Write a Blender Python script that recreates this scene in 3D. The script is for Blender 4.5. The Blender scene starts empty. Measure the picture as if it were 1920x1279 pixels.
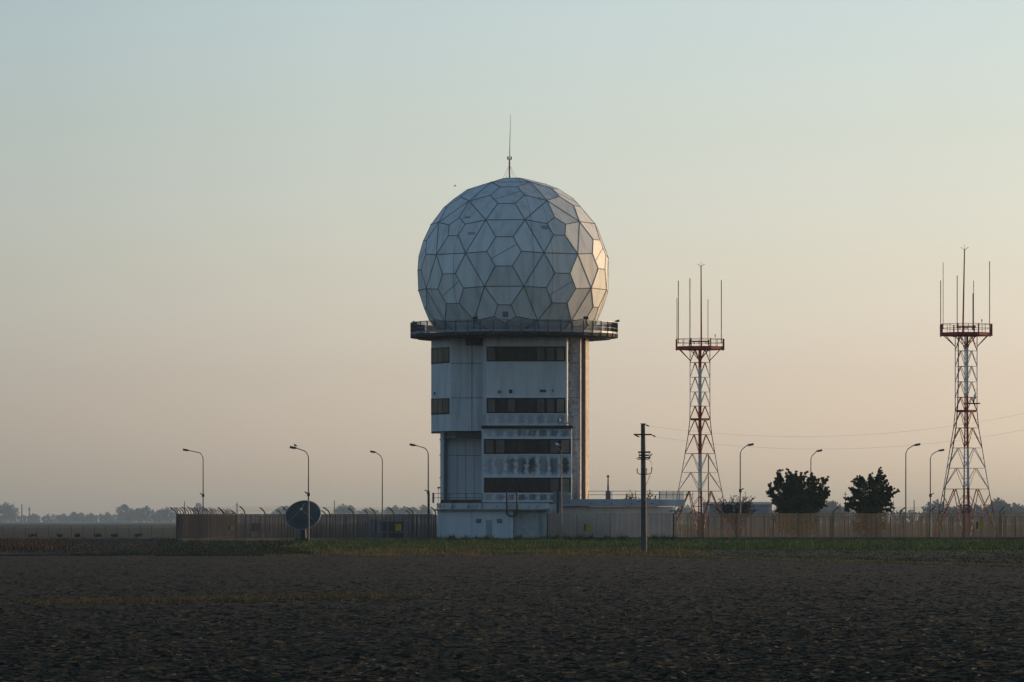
import bpy, math, random
import numpy as np
from mathutils import Vector, Matrix

random.seed(7)
rng = np.random.default_rng(11)
S = bpy.context.scene
COL = S.collection
R = math.radians

# ------------------------------------------------------------------ camera
F = 10000.0          # focal length in pixels of a 1920 px wide frame
ZC = 1.8             # eye height
HOR = 977.0          # horizon row
cam = bpy.data.cameras.new('camera')
cam.sensor_width = 36.0
cam.lens = F / 1920.0 * 36.0
cam.shift_y = (HOR - 639.5) / 1920.0
cam.clip_start = 1.0
cam.clip_end = 20000.0
co = bpy.data.objects.new('camera', cam)
co.location = (0, 0, ZC)
co.rotation_euler = (R(90), 0, 0)
COL.objects.link(co)
S.camera = co

# ------------------------------------------------------------------ light
SUN_EL = 5.5         # degrees above the horizon
SUN_AZ = 55.0        # degrees to the right of the view direction
w = bpy.data.worlds.new('World')
S.world = w
w.use_nodes = True
nt = w.node_tree
nt.nodes.clear()
def N(t, tp, **kw):
    n = t.nodes.new(tp)
    for k, v in kw.items():
        setattr(n, k, v)
    return n
wo = N(nt, 'ShaderNodeOutputWorld')
bg = N(nt, 'ShaderNodeBackground')
bg.inputs['Strength'].default_value = 0.14
sky = N(nt, 'ShaderNodeTexSky', sky_type='NISHITA', sun_disc=False)
sky.sun_elevation = R(SUN_EL)
sky.sun_rotation = R(SUN_AZ)
sky.altitude = 0
sky.air_density = 1.0
sky.dust_density = 2.0
sky.ozone_density = 1.5
tc = N(nt, 'ShaderNodeTexCoord')
sep = N(nt, 'ShaderNodeSeparateXYZ')
nt.links.new(tc.outputs['Generated'], sep.inputs[0])
# evening sky tint by height above the horizon (z of the direction)
SKY_RAMP = [  # (z, multiplier rgb)
    (0.0000, (3.00, 4.00, 9.40)),
    (0.0047, (3.00, 4.00, 9.40)),
    (0.0127, (2.58, 3.42, 8.60)),
    (0.0277, (2.04, 2.53, 5.80)),
    (0.0477, (1.79, 2.10, 3.88)),
    (0.0727, (1.61, 1.84, 2.85)),
    (0.0977, (1.55, 1.75, 2.50)),
    (0.1500, (1.36, 1.56, 2.10)),
    (0.2500, (1.18, 1.38, 1.68)),
    (1.0000, (1.06, 1.28, 1.44)),
]
SKY_SIDE = [(-1.0, (.95, .95, .95)), (-.094, (.885, .895, .91)), (-.03, (.985, .985, .985)), (.026, (1, 1, 1)), (.09, (.985, .985, .985)), (1.0, (.95, .95, .95))]
#SKYFIT
def ramp(t, stops, mode='LINEAR'):
    r = N(t, 'ShaderNodeValToRGB')
    r.color_ramp.interpolation = mode
    e = r.color_ramp.elements
    while len(e) > 1:
        e.remove(e[-1])
    e[0].position = stops[0][0]
    e[0].color = (*stops[0][1], 1)
    for p, c in stops[1:]:
        x = e.new(p)
        x.color = (*c, 1)
    return r
def maprange(t, sock, a, b, c=0.0, d=1.0):
    m = N(t, 'ShaderNodeMapRange')
    m.inputs['From Min'].default_value = a
    m.inputs['From Max'].default_value = b
    m.inputs['To Min'].default_value = c
    m.inputs['To Max'].default_value = d
    t.links.new(sock, m.inputs['Value'])
    return m.outputs['Result']
def sky_scale():
    # ramp values are stored divided by 4 so that they stay in 0..1
    pw = N(nt, 'ShaderNodeMath', operation='POWER')
    mx = N(nt, 'ShaderNodeMath', operation='MAXIMUM')
    nt.links.new(sep.outputs['Z'], mx.inputs[0])
    mx.inputs[1].default_value = 0.0
    nt.links.new(mx.outputs[0], pw.inputs[0])
    pw.inputs[1].default_value = 0.5           # more room for the low sky
    r1 = ramp(nt, [(math.sqrt(z), tuple(v / 8 for v in c)) for z, c in SKY_RAMP])
    nt.links.new(pw.outputs[0], r1.inputs[0])
    r2 = ramp(nt, [(x * .5 + .5, tuple(v / 4 for v in c)) for x, c in SKY_SIDE])
    nt.links.new(maprange(nt, sep.outputs['X'], -1, 1), r2.inputs[0])
    m = N(nt, 'ShaderNodeMix', data_type='RGBA', blend_type='MULTIPLY')
    m.inputs['Factor'].default_value = 1
    nt.links.new(r1.outputs[0], m.inputs['A'])
    nt.links.new(r2.outputs[0], m.inputs['B'])
    sc = N(nt, 'ShaderNodeVectorMath', operation='SCALE')
    nt.links.new(m.outputs['Result'], sc.inputs[0])
    sc.inputs['Scale'].default_value = 32.0
    m2 = N(nt, 'ShaderNodeVectorMath', operation='MULTIPLY')
    nt.links.new(sc.outputs[0], m2.inputs[0])
    nt.links.new(sky.outputs[0], m2.inputs[1])
    return m2.outputs[0]
nt.links.new(sky_scale(), bg.inputs['Color'])
nt.links.new(bg.outputs[0], wo.inputs['Surface'])

sl = bpy.data.lights.new('sun', 'SUN')
sl.energy = 2.7
sl.angle = R(0.6)
sl.color = (1.0, 0.69, 0.40)
so = bpy.data.objects.new('sun', sl)
sdir = Vector((math.sin(R(SUN_AZ)) * math.cos(R(SUN_EL)), math.cos(R(SUN_AZ)) * math.cos(R(SUN_EL)), math.sin(R(SUN_EL))))
so.rotation_euler = sdir.to_track_quat('Z', 'Y').to_euler()
so.location = (300, 600, 120)
COL.objects.link(so)

S.view_settings.view_transform = 'Standard'
S.view_settings.look = 'None'
S.view_settings.gamma = 1
S.view_settings.exposure = 0
S.view_settings.use_curve_mapping = False
S.render.engine = 'CYCLES'
S.cycles.volume_bounces = 1
S.cycles.max_bounces = 6
S.cycles.use_denoising = True

# ------------------------------------------------------------------ helpers
def X(px, Y): return (px - 960.0) * Y / F
def Z(py, Y): return ZC + (HOR - py) * Y / F

def tag(o, label=None, cat=None, group=None, kind=None):
    if label: o['label'] = label
    if cat: o['category'] = cat
    if group: o['group'] = group
    if kind: o['kind'] = kind
    return o

def empty(name, loc, label, cat, group=None):
    o = bpy.data.objects.new(name, None)
    o.location = loc
    o.empty_display_size = 0.2
    COL.objects.link(o)
    return tag(o, label, cat, group)

def origin_of(p):
    v = Vector((0, 0, 0))
    while p is not None:
        v = v + Vector(p.location)
        p = p.parent
    return v

class MB:
    def __init__(s):
        s.v, s.f, s.sm = [], [], []
    def add(s, vs, fs, smooth=False):
        n = len(s.v)
        s.v += [tuple(v) for v in vs]
        s.f += [tuple(i + n for i in f) for f in fs]
        s.sm += [smooth] * len(fs)
        return s
    def box(s, x0, x1, y0, y1, z0, z1):
        v = [(x0, y0, z0), (x1, y0, z0), (x1, y1, z0), (x0, y1, z0), (x0, y0, z1), (x1, y0, z1), (x1, y1, z1), (x0, y1, z1)]
        return s.add(v, [(3, 2, 1, 0), (4, 5, 6, 7), (0, 1, 5, 4), (1, 2, 6, 5), (2, 3, 7, 6), (3, 0, 4, 7)])
    def bar(s, a, b, wx, wy=None, up=(0, 0, 1)):
        """rectangular bar from a to b"""
        a, b = Vector(a), Vector(b)
        wy = wy or wx
        d = (b - a)
        if d.length < 1e-6: return s
        d.normalize()
        u = Vector(up)
        if abs(d.dot(u)) > .98: u = Vector((0, 1, 0))
        p = d.cross(u).normalized() * wx / 2
        q = p.cross(d).normalized() * wy / 2
        vs = [a - p - q, a + p - q, a + p + q, a - p + q, b - p - q, b + p - q, b + p + q, b - p + q]
        return s.add(vs, [(3, 2, 1, 0), (4, 5, 6, 7), (0, 1, 5, 4), (1, 2, 6, 5), (2, 3, 7, 6), (3, 0, 4, 7)])
    def tube(s, pts, r, n=8, cap=True):
        pts = [Vector(p) for p in pts]
        rr = r if isinstance(r, (list, tuple)) else [r] * len(pts)
        rings = []
        ref = Vector((0, 0, 1))
        for i, p in enumerate(pts):
            d = (pts[min(i + 1, len(pts) - 1)] - pts[max(i - 1, 0)]).normalized()
            u = ref if abs(d.dot(ref)) < .95 else Vector((0, 1, 0))
            a = d.cross(u).normalized()
            b = a.cross(d).normalized()
            rings.append([p + (a * math.cos(2 * math.pi * k / n) + b * math.sin(2 * math.pi * k / n)) * rr[i] for k in range(n)])
        vs = [v for ring in rings for v in ring]
        fs = []
        for i in range(len(pts) - 1):
            for k in range(n):
                a0, a1 = i * n + k, i * n + (k + 1) % n
                fs.append((a0, a1, a1 + n, a0 + n))
        s.add(vs, fs, True)
        if cap:
            s.add(rings[0], [tuple(range(n))[::-1]])
            s.add(rings[-1], [tuple(range(n))])
        return s
    def prism(s, poly, z0, z1):
        """poly: list of (x, y) counter-clockwise seen from above"""
        n = len(poly)
        vs = [(x, y, z0) for x, y in poly] + [(x, y, z1) for x, y in poly]
        fs = [tuple(range(n))[::-1], tuple(range(n, 2 * n))]
        fs += [(i, (i + 1) % n, (i + 1) % n + n, i + n) for i in range(n)]
        return s.add(vs, fs)
    def ellipsoid(s, c, r, nu=10, nv=6):
        vs, fs = [], []
        for j in range(nv + 1):
            t = math.pi * j / nv
            for i in range(nu):
                a = 2 * math.pi * i / nu
                vs.append((c[0] + r[0] * math.sin(t) * math.cos(a), c[1] + r[1] * math.sin(t) * math.sin(a), c[2] + r[2] * math.cos(t)))
        for j in range(nv):
            for i in range(nu):
                a, b = j * nu + i, j * nu + (i + 1) % nu
                fs.append((a + nu, b + nu, b, a))
        return s.add(vs, fs, True)
    def build(s, name, mat, parent=None, loc=None):
        me = bpy.data.meshes.new(name)
        org = origin_of(parent) if parent is not None else (Vector(loc) if loc else Vector((0, 0, 0)))
        me.from_pydata([(v[0] - org.x, v[1] - org.y, v[2] - org.z) for v in s.v], [], s.f)
        me.polygons.foreach_set('use_smooth', s.sm)
        me.validate()
        me.update()
        me.materials.append(mat)
        o = bpy.data.objects.new(name, me)
        COL.objects.link(o)
        if parent is not None: o.parent = parent
        elif loc: o.location = loc
        return o

def each(mb, name, mat, parent):
    """every box of the batch as a part of its own"""
    for k in range(0, len(mb.v), 8):
        q = MB()
        q.v = mb.v[k:k + 8]
        q.f = [tuple(i - k for i in f) for f in mb.f if k <= f[0] < k + 8]
        q.sm = [False] * len(q.f)
        q.build(name, mat, parent)

def np_mesh(name, v, f, mat, nside, parent=None, smooth=False, loc=None):
    """fast mesh from arrays; f is (m, nside)"""
    me = bpy.data.meshes.new(name)
    org = origin_of(parent) if parent is not None else Vector(loc or (0, 0, 0))
    v = np.asarray(v, dtype=np.float32) - np.array(org, dtype=np.float32)
    f = np.asarray(f, dtype=np.int32)
    me.vertices.add(len(v))
    me.vertices.foreach_set('co', v.ravel())
    me.loops.add(f.size)
    me.loops.foreach_set('vertex_index', f.ravel())
    me.polygons.add(len(f))
    me.polygons.foreach_set('loop_start', np.arange(len(f), dtype=np.int32) * nside)
    me.polygons.foreach_set('use_smooth', np.full(len(f), smooth))
    me.update(calc_edges=True)
    me.materials.append(mat)
    o = bpy.data.objects.new(name, me)
    COL.objects.link(o)
    if parent is not None: o.parent = parent
    else: o.location = org
    return o

def copy_tree(o, parent=None):
    c = o.copy()
    COL.objects.link(c)
    c.parent = parent
    for ch in list(o.children):
        copy_tree(ch, c)
    return c

# ------------------------------------------------------------------ materials
def mat(name, col, rough=.7, var=.25, scale=1.0, metal=0.0, spec=.3, bump=0.0, stretch=(1, 1, 1), col2=None, thr=None, trans=0.0, detail=6):
    m = bpy.data.materials.new(name)
    m.use_nodes = True
    t = m.node_tree
    b = t.nodes['Principled BSDF']
    b.inputs['Roughness'].default_value = rough
    b.inputs['Metallic'].default_value = metal
    b.inputs['Specular IOR Level'].default_value = spec
    c = N(t, 'ShaderNodeTexCoord')
    mp = N(t, 'ShaderNodeMapping')
    mp.inputs['Scale'].default_value = stretch
    t.links.new(c.outputs['Object'], mp.inputs[0])
    nz = N(t, 'ShaderNodeTexNoise')
    nz.inputs['Scale'].default_value = scale
    nz.inputs['Detail'].default_value = detail
    nz.inputs['Roughness'].default_value = .6
    t.links.new(mp.outputs[0], nz.inputs['Vector'])
    lo = tuple(max(0, v * (1 - var)) for v in col)
    hi = tuple(min(1, v * (1 + var)) for v in (col2 or col))
    a, bb = thr or (.3, .7)
    r = ramp(t, [(a, lo), (bb, hi)])
    t.links.new(nz.outputs['Fac'], r.inputs[0])
    t.links.new(r.outputs[0], b.inputs['Base Color'])
    if bump:
        bp = N(t, 'ShaderNodeBump')
        bp.inputs['Strength'].default_value = bump
        bp.inputs['Distance'].default_value = .05
        t.links.new(nz.outputs['Fac'], bp.inputs['Height'])
        t.links.new(bp.outputs[0], b.inputs['Normal'])
    return m

def math_node(t, op, a, b=None, clamp=False):
    n = N(t, 'ShaderNodeMath', operation=op)
    n.use_clamp = clamp
    for i, s_ in enumerate((a, b)):
        if s_ is None: continue
        if isinstance(s_, (int, float)): n.inputs[i].default_value = s_
        else: t.links.new(s_, n.inputs[i])
    return n.outputs[0]

def stained(name, base, dirt, x0, pitch, bands, grad=None, streak=.35, extra=0.0):
    """painted panel with soot patches: a row of dark patches of given pitch in each height band (world heights),
    growing towards the side given by grad=(xa, xb); vertical rain streaks all over."""
    m = bpy.data.materials.new(name)
    m.use_nodes = True
    t = m.node_tree
    b = t.nodes['Principled BSDF']
    b.inputs['Roughness'].default_value = .6
    b.inputs['Specular IOR Level'].default_value = .25
    g = N(t, 'ShaderNodeNewGeometry')
    sp = N(t, 'ShaderNodeSeparateXYZ')
    t.links.new(g.outputs['Position'], sp.inputs[0])
    x, z = sp.outputs['X'], sp.outputs['Z']
    mp = N(t, 'ShaderNodeMapping')
    mp.inputs['Scale'].default_value = (1.6, 1.6, .22)
    t.links.new(g.outputs['Position'], mp.inputs[0])
    ns = N(t, 'ShaderNodeTexNoise')
    ns.inputs['Scale'].default_value = 1.0
    ns.inputs['Detail'].default_value = 8
    t.links.new(mp.outputs[0], ns.inputs['Vector'])
    nf = N(t, 'ShaderNodeTexNoise')
    nf.inputs['Scale'].default_value = 3.0
    nf.inputs['Detail'].default_value = 6
    t.links.new(g.outputs['Position'], nf.inputs['Vector'])
    streaks = math_node(t, 'MULTIPLY', maprange(t, ns.outputs['Fac'], .45, .75), streak)
    total = streaks
    if bands:
        ph = math_node(t, 'MULTIPLY', math_node(t, 'SUBTRACT', x, x0), 2 * math.pi / pitch)
        cs = math_node(t, 'COSINE', ph)                       # -1..1, 1 in the middle of a patch
        wob = math_node(t, 'MULTIPLY', math_node(t, 'SUBTRACT', nf.outputs['Fac'], .5), 4.6)
        cx = maprange(t, math_node(t, 'ADD', cs, wob), -1.30, 0)
        acc = None
        for (z0, z1, amt) in bands:
            zc_, hz = (z0 + z1) / 2, (z1 - z0) / 2
            dz = math_node(t, 'ABSOLUTE', math_node(t, 'SUBTRACT', z, zc_))
            wz = math_node(t, 'ADD', dz, math_node(t, 'MULTIPLY', math_node(t, 'SUBTRACT', nf.outputs['Fac'], .5), hz * .9))
            bz = maprange(t, wz, hz, hz * .6)
            v = math_node(t, 'MULTIPLY', math_node(t, 'MULTIPLY', bz, cx), amt)
            acc = v if acc is None else math_node(t, 'MAXIMUM', acc, v)
        if grad:
            acc = math_node(t, 'MULTIPLY', acc, maprange(t, x, grad[0], grad[1], .45, 1.0))
        acc = math_node(t, 'MULTIPLY', acc, maprange(t, ns.outputs['Fac'], .36, .56, .62, 1.0))
        total = math_node(t, 'MAXIMUM', total, acc)
    if extra:
        total = math_node(t, 'MAXIMUM', total, math_node(t, 'MULTIPLY', maprange(t, nf.outputs['Fac'], .42, .72), extra))
    mx = N(t, 'ShaderNodeMix', data_type='RGBA')
    t.links.new(total, mx.inputs['Factor'])
    mx.inputs['A'].default_value = (*base, 1)
    mx.inputs['B'].default_value = (*dirt, 1)
    t.links.new(mx.outputs['Result'], b.inputs['Base Color'])
    return m

M = {}
M['paint'] = mat('white_painted_panel', (.58, .59, .60), var=.10, scale=.8, rough=.55, stretch=(1, 1, .3))
M['wall_dim'] = mat('grey_painted_wall', (.44, .46, .47), var=.14, scale=.6, rough=.7, stretch=(1, 1, .3))
M['shaft'] = stained('weathered_concrete', (.54, .53, .52), (.10, .10, .11), 0, 1, [], streak=.85, extra=.85)
M['brown'] = mat('rusty_brown_cladding', (.20, .13, .10), var=.35, scale=1.5, rough=.8, stretch=(1, 1, .2))
M['dark'] = mat('dark_steel', (.030, .032, .036), var=.3, scale=3, rough=.6)
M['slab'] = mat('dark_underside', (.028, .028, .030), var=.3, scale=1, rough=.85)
M['galv'] = mat('galvanised_steel', (.22, .23, .24), var=.2, scale=3, rough=.5, metal=.3)
M['rail'] = mat('rail_steel', (.065, .07, .08), var=.25, scale=4, rough=.6)
M['frame'] = mat('dark_window_frame', (.004, .0035, .003), var=.3, scale=4, rough=.6)
M['glass'] = mat('dark_window_glass', (.030, .027, .023), var=.4, scale=.6, rough=.2, spec=.12)
M['glass_warm'] = mat('window_glass_with_blind', (.21, .17, .11), var=.3, scale=1, rough=.3, spec=.1)
M['glass_grey'] = mat('window_glass_with_grey_blind', (.11, .095, .08), var=.3, scale=1, rough=.3, spec=.1)
M['door'] = mat('grey_door', (.30, .33, .34), var=.15, scale=2, rough=.6)
M['louvre'] = mat('louvre_grey', (.20, .22, .24), var=.2, scale=4, rough=.6)
M['black'] = mat('black_opening', (.012, .012, .013), var=.3, scale=2, rough=.9)
M['yellow'] = mat('yellow_enamel', (.50, .32, .03), var=.2, scale=3, rough=.5)
M['pole_conc'] = mat('concrete_pole', (.10, .085, .078), var=.35, scale=2, rough=.85, stretch=(1, 1, .3))
M['bark'] = mat('bark', (.06, .045, .035), var=.4, scale=6, rough=.9)
M['white'] = mat('white_plastic', (.75, .75, .73), var=.08, scale=2, rough=.4)
M['kerb'] = mat('concrete_kerb', (.20, .19, .18), var=.35, scale=1.5, rough=.9)

# ------------------------------------------------------------------ the radome tower
def build_tower():
    YC = 505.5
    RAD = 9.12
    ZD = Z(514, YC)                       # centre of the sphere
    XD = X(962.5, YC)
    tw = empty('radar_tower', (XD, YC, 0), 'tall white radar tower with faceted golf-ball dome on a round gallery', 'radar tower')
    # ---- body footprints: (px, Y) corner lists
    def pl(pts): return [(X(p, y), y) for p, y in pts]
    zt = Z(634, YC)                        # underside of the gallery
    zroof = Z(943, 500)
    # shaft
    mb = MB()
    mb.prism(pl([(1064, 501.6), (1088, 501.6), (1091.5, 502.4), (1091.5, 519), (1064, 519)]), 0.2, zt)
    mb.build('shaft_wall', M['shaft'], tw)
    MB().prism(pl([(1091.52, 502.42), (1098, 502.42), (1104.5, 504.4), (1104.5, 518.9), (1091.52, 518.9)]), 0.2, zt).build('corner_wall', stained('peeling_corner_paint', (.50, .42, .36), (.13, .085, .065), 0, 1, [], streak=1.0, extra=.9), tw)
    mb = MB(); mb.box(X(1091.6, 502), X(1098, 502), 502.30, 502.42, 3, zt)
    mb.build('drain_channel', M['brown'], tw)
    # joints on the shaft
    mb = MB()
    for py in (680.5, 745.5, 824):
        mb.box(X(1066, 501.6), X(1088, 501.6), 501.575, 501.61, Z(py + .4, 501.6), Z(py - .4, 501.6))
    each(mb, 'panel_joint', M['rail'], tw)
    # left wing (overhanging)
    wing = pl([(905, 502.2), (845.5, 502.2)][::-1])
    zw0 = Z(808, 502.5)
    left = [(808.5, 506.2), (845.5, 502.2), (912, 502.2), (912, 518), (808.5, 518)]
    mb = MB(); mb.prism(pl(left), zw0, zt)
    mb.build('wing_wall', stained('wing_paint', (.55, .56, .56), (.16, .16, .17), 0, 1, [], streak=.5, extra=.12), tw)
    mb = MB()
    for py in (681, 746):
        mb.box(X(845.6, 502.2), X(905, 502.2), 502.17, 502.21, Z(py + .5, 502), Z(py - .5, 502))
    mb.box(X(884.3, 502), X(885.2, 502), 502.165, 502.21, zw0 + .05, zt)
    each(mb, 'panel_joint', M['rail'], tw)
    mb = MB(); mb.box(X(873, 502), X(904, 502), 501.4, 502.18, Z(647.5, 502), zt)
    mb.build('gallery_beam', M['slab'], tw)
    mb = MB(); mb.box(X(814, 505.6), X(817.5, 505.6), 505.35, 505.9, Z(741, 505.5), Z(735, 505.5))
    mb.build('vent_grille', M['black'], tw)
    # wing windows, on the slanted face
    A = Vector((X(808.5, 506.2), 506.2, 0)); B = Vector((X(845.5, 502.2), 502.2, 0))
    dn = (B - A).normalized(); nrm = Vector((dn.y, -dn.x, 0))
    if nrm.y > 0: nrm = -nrm
    def slant(t0, t1, z0, z1, out, mb):
        a = A.lerp(B, t0) + nrm * out; b = A.lerp(B, t1) + nrm * out
        a2 = A.lerp(B, t0) - nrm * .02; b2 = A.lerp(B, t1) - nrm * .02
        return mb.prism([(a.x, a.y), (b.x, b.y), (b2.x, b2.y), (a2.x, a2.y)], z0, z1)
    for (y1, y0) in ((651.5, 681.5), (747, 777)):
        z0, z1 = Z(y0, 504), Z(y1, 504)
        fr = slant(0.01, .93, z0, z1, .04, MB()).build('window_band', M['frame'], tw)
        for k, (t0, t1) in enumerate(((.03, .11), (.14, .35), (.38, .58), (.62, .90))):
            slant(t0, t1, z0 + .14, z1 - .10, .055, MB()).build('pane', M['glass_grey' if k < 3 else 'glass'], fr)
    # lower recess under the wing
    mb = MB(); mb.prism(pl([(825.5, 507), (831, 505), (912, 505), (912, 518.5), (825.5, 518.5)]), .2, zw0 - .004)
    mb.build('lower_wall', M['wall_dim'], tw)
    mb = MB(); mb.box(X(833, 505), X(838.5, 505), 504.7, 505.0, 3.3, zw0 - .1)
    for py in (860, 895): mb.box(X(832.3, 505), X(839.2, 505), 504.66, 504.98, Z(py + 1, 505), Z(py - 1, 505))
    mb.build('downpipe', M['rail'], tw)
    mb = MB(); mb.box(X(840, 505), X(905, 505), 504.97, 505.01, Z(854.5, 505), Z(853.7, 505))
    for px in (857, 873, 889): mb.box(X(px, 505), X(px + .5, 505), 504.975, 505.01, 3.3, Z(820, 505))
    each(mb, 'panel_joint', M['rail'], tw)
    mb = MB(); mb.box(X(856, 503.5), X(905, 503.5), 503.3, 505.02, Z(820, 503.5), zw0 - .006)
    mb.build('soffit_beam', M['rail'], tw)
    mb = MB()
    zb0 = Z(823, 503)
    mb.box(X(830.5, 503), X(855, 503), 502.9, 504.96, zb0, zb0 + .08)
    mb.box(X(830.5, 503), X(855, 503), 502.88, 502.93, zb0 + .32, zb0 + .38)
    for px in (831, 843, 854): mb.box(X(px, 503), X(px + .8, 503), 502.88, 502.94, zb0 + .08, zw0 - .03)
    mb.build('service_platform', M['rail'], tw)
    # bracket marks on left edge of the lower wall
    mb = MB()
    for py in (824, 853, 895): mb.box(X(824.3, 507), X(826, 507), 507.0, 507.4, Z(py + 2, 507), Z(py - 1, 507))
    each(mb, 'pipe_clip', M['dark'], tw)

    # ---- front bay, upper
    Yu = 499.6
    zu0 = Z(800, Yu)
    ub = pl([(905.5, 500.4), (911.5, 500.4), (912, Yu), (1063, Yu), (1066.2, 501.5), (1066.2, 518), (905.5, 518)])
    pitch_u = (1060 - 912) / 8 * Yu / F
    m_u = stained('bay_paint_upper', (.56, .57, .57), (.10, .10, .105), X(921.5 + 0, Yu), pitch_u,
                  [(Z(796, Yu), Z(777, Yu), .8), (Z(740, Yu), Z(683, Yu), .10)], grad=(X(900, Yu), X(1060, Yu)), streak=.32)
    MB().prism(ub, zu0, zt).build('upper_bay_wall', m_u, tw)
    def band(Yf, px0, px1, py1, py0, n, tints, prnt):
        z0, z1 = Z(py0, Yf), Z(py1, Yf)
        x0, x1 = X(px0, Yf), X(px1, Yf)
        f = MB().box(x0, x1, Yf - .05, Yf + .02, z0, z1).build('window_band', M['frame'], prnt)
        wd = (x1 - x0) / n
        for k in range(n):
            MB().box(x0 + wd * k + .13, x0 + wd * (k + 1) - .13, Yf - .062, Yf - .04, z0 + .13, z1 - .12).build('pane', M[tints[k]], f)
        s = MB()
        s.box(x0 - .02, x1 + .02, Yf - .10, Yf + .02, z0 - .10, z0 - .003)
        s.box(x0 - .02, x1 + .02, Yf - .08, Yf + .02, z1 + .003, z1 + .09)
        s.build('sill', M['paint'], f)
    tg = ['glass_grey'] + ['glass'] * 4 + ['glass_grey', 'glass_grey', 'glass_warm']
    band(Yu, 912.5, 1060, 649.5, 678, 8, tg, tw)
    band(Yu, 912.5, 1060, 746, 775, 8, ['glass_grey', 'glass', 'glass_grey', 'glass', 'glass', 'glass_grey', 'glass_grey', 'glass_warm'], tw)
    # dark return of the windows on the slanted right cheek
    for (y1, y0) in ((655, 678), (750, 775)):
        a = Vector((X(1063, Yu), Yu, 0)); b = Vector((X(1066.2, 501.5), 501.5, 0))
        d = (b - a).normalized(); q = Vector((d.y, -d.x, 0)) * .03
        p0, p1 = a.lerp(b, .62), a.lerp(b, .97)
        MB().prism([(p0.x, p0.y), ((p0 + q).x, (p0 + q).y), ((p1 + q).x, (p1 + q).y), (p1.x, p1.y)], Z(y0, Yu), Z(y1, Yu)).build('side_window', M['frame'], tw)
    mb = MB()
    for (px, py, wx, hy, k) in ((936.5, 735, 7, 6, 0), (957.5, 734, 6.5, 7, 1), (1018, 733, 11.5, 5, 1), (1036, 732.5, 2.5, 4, 1)):
        o = MB().box(X(px - wx / 2, Yu), X(px + wx / 2, Yu), Yu - .05, Yu + .01, Z(py + hy / 2, Yu), Z(py - hy / 2, Yu)).build('vent_grille', M['louvre' if k == 0 else 'frame'], tw)
        o2 = MB()
        for j in range(3):
            zz = Z(py + hy / 2, Yu) + .06 + j * (hy * .05 - .1) / 2.2
            o2.box(X(px - wx / 2 + .6, Yu), X(px + wx / 2 - .6, Yu), Yu - .065, Yu - .052, zz, zz + .035)
        o2.build('louvre_blade', M['rail'], o)
    # ---- front bay, lower
    Yl = 498.8
    zl1 = Z(798.5, Yl)
    lb = pl([(903, 500.2), (906, Yl), (1071.8, Yl), (1072.4, 500.2), (1072.4, 517.5), (903, 517.5)])
    m_l = stained('bay_paint_lower', (.54, .56, .57), (.055, .055, .058), X(916.5, Yl), (1070 - 907) / 8 * Yl / F,
                  [(Z(820, Yl), Z(804, Yl), .85), (Z(893, Yl), Z(853, Yl), 1.0), (Z(939, Yl), Z(926, Yl), .95)],
                  grad=(X(905, Yl), X(985, Yl)), streak=.3)
    MB().prism(lb, .25, zu0 - .004).build('lower_bay_wall', m_l, tw)
    band(Yl, 907.5, 1070, 823, 851.5, 8, ['glass_grey', 'glass_grey', 'glass', 'glass', 'glass', 'glass', 'glass_grey', 'glass_warm'], tw)
    band(Yl, 907.5, 1070, 895.5, 924, 8, ['glass', 'glass', 'glass', 'glass', 'glass', 'glass', 'glass_grey', 'glass_warm'], tw)
    MB().box(X(902.5, Yl), X(1073.5, Yl), Yl - .28, Yl + .9, Z(803.5, Yl), Z(798, Yl)).build('cornice', M['frame'], tw)
    # small plant on the cornice
    p = MB()
    p.box(X(1045, Yl), X(1066, Yl), Yl - .22, Yl + .3, Z(794.5, Yl), Z(793.2, Yl))
    p.box(X(1047, Yl), X(1048, Yl), Yl - .2, Yl - .1, Z(798, Yl), Z(787, Yl))
    p.ellipsoid((X(1047.5, Yl), Yl - .2, Z(788, Yl)), (.16, .16, .18))
    p.box(X(1063.6, Yl), X(1064.4, Yl), Yl - .2, Yl - .1, Z(798, Yl), Z(790, Yl))
    p.build('antenna_bracket', M['galv'], tw)
    # base strip of the bay
    MB().box(X(903, Yl), X(1062, Yl), Yl - .12, Yl + .05, Z(944.2, Yl), Z(942, Yl)).build('base_trim', M['frame'], tw)

    # ---- gallery (round walkway)
    XG = X(964, YC)
    def ringpts(r, n, ph=0): return [(XG + r * math.cos(2 * math.pi * k / n + ph), YC + r * math.sin(2 * math.pi * k / n + ph)) for k in range(n)]
    NP = 48
    ph = math.pi / NP
    zdk = Z(628, YC)
    g = MB()
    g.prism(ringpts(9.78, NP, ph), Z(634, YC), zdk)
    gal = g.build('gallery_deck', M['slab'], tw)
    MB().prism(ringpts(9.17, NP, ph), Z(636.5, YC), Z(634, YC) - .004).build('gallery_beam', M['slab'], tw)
    mb = MB()
    mb.box(X(1098, 505), X(1112, 505), 505, 506.5, Z(639.5, 505), Z(635, 505))
    mb.build('bracket', M['brown'], tw)
    zr = Z(606, YC)
    rp = ringpts(9.80, NP, ph)
    rl = MB()
    for k in range(NP):
        a, b = rp[k], rp[(k + 1) % NP]
        rl.bar((*a, zr), (*b, zr), .06, .06)
        rl.bar((*a, zdk + .55), (*b, zdk + .55), .03, .03)
        rl.bar((*a, zdk + .12), (*b, zdk + .12), .04, .16)
    rl.build('handrail', M['galv'], tw)
    for a in rp: MB().box(a[0] - .045, a[0] + .045, a[1] - .045, a[1] + .045, Z(634, YC), zr).build('railing_post', M['rail'], tw)
    inf = MB()
    for k in range(NP):
        a, b = Vector((*rp[k], 0)), Vector((*rp[(k + 1) % NP], 0))
        for j in range(1, 11):
            c = a.lerp(b, j / 11)
            inf.box(c.x - .017, c.x + .017, c.y - .017, c.y + .017, zdk + .2, zr - .03)
    inf.build('mesh_infill', M['rail'], tw)
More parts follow.
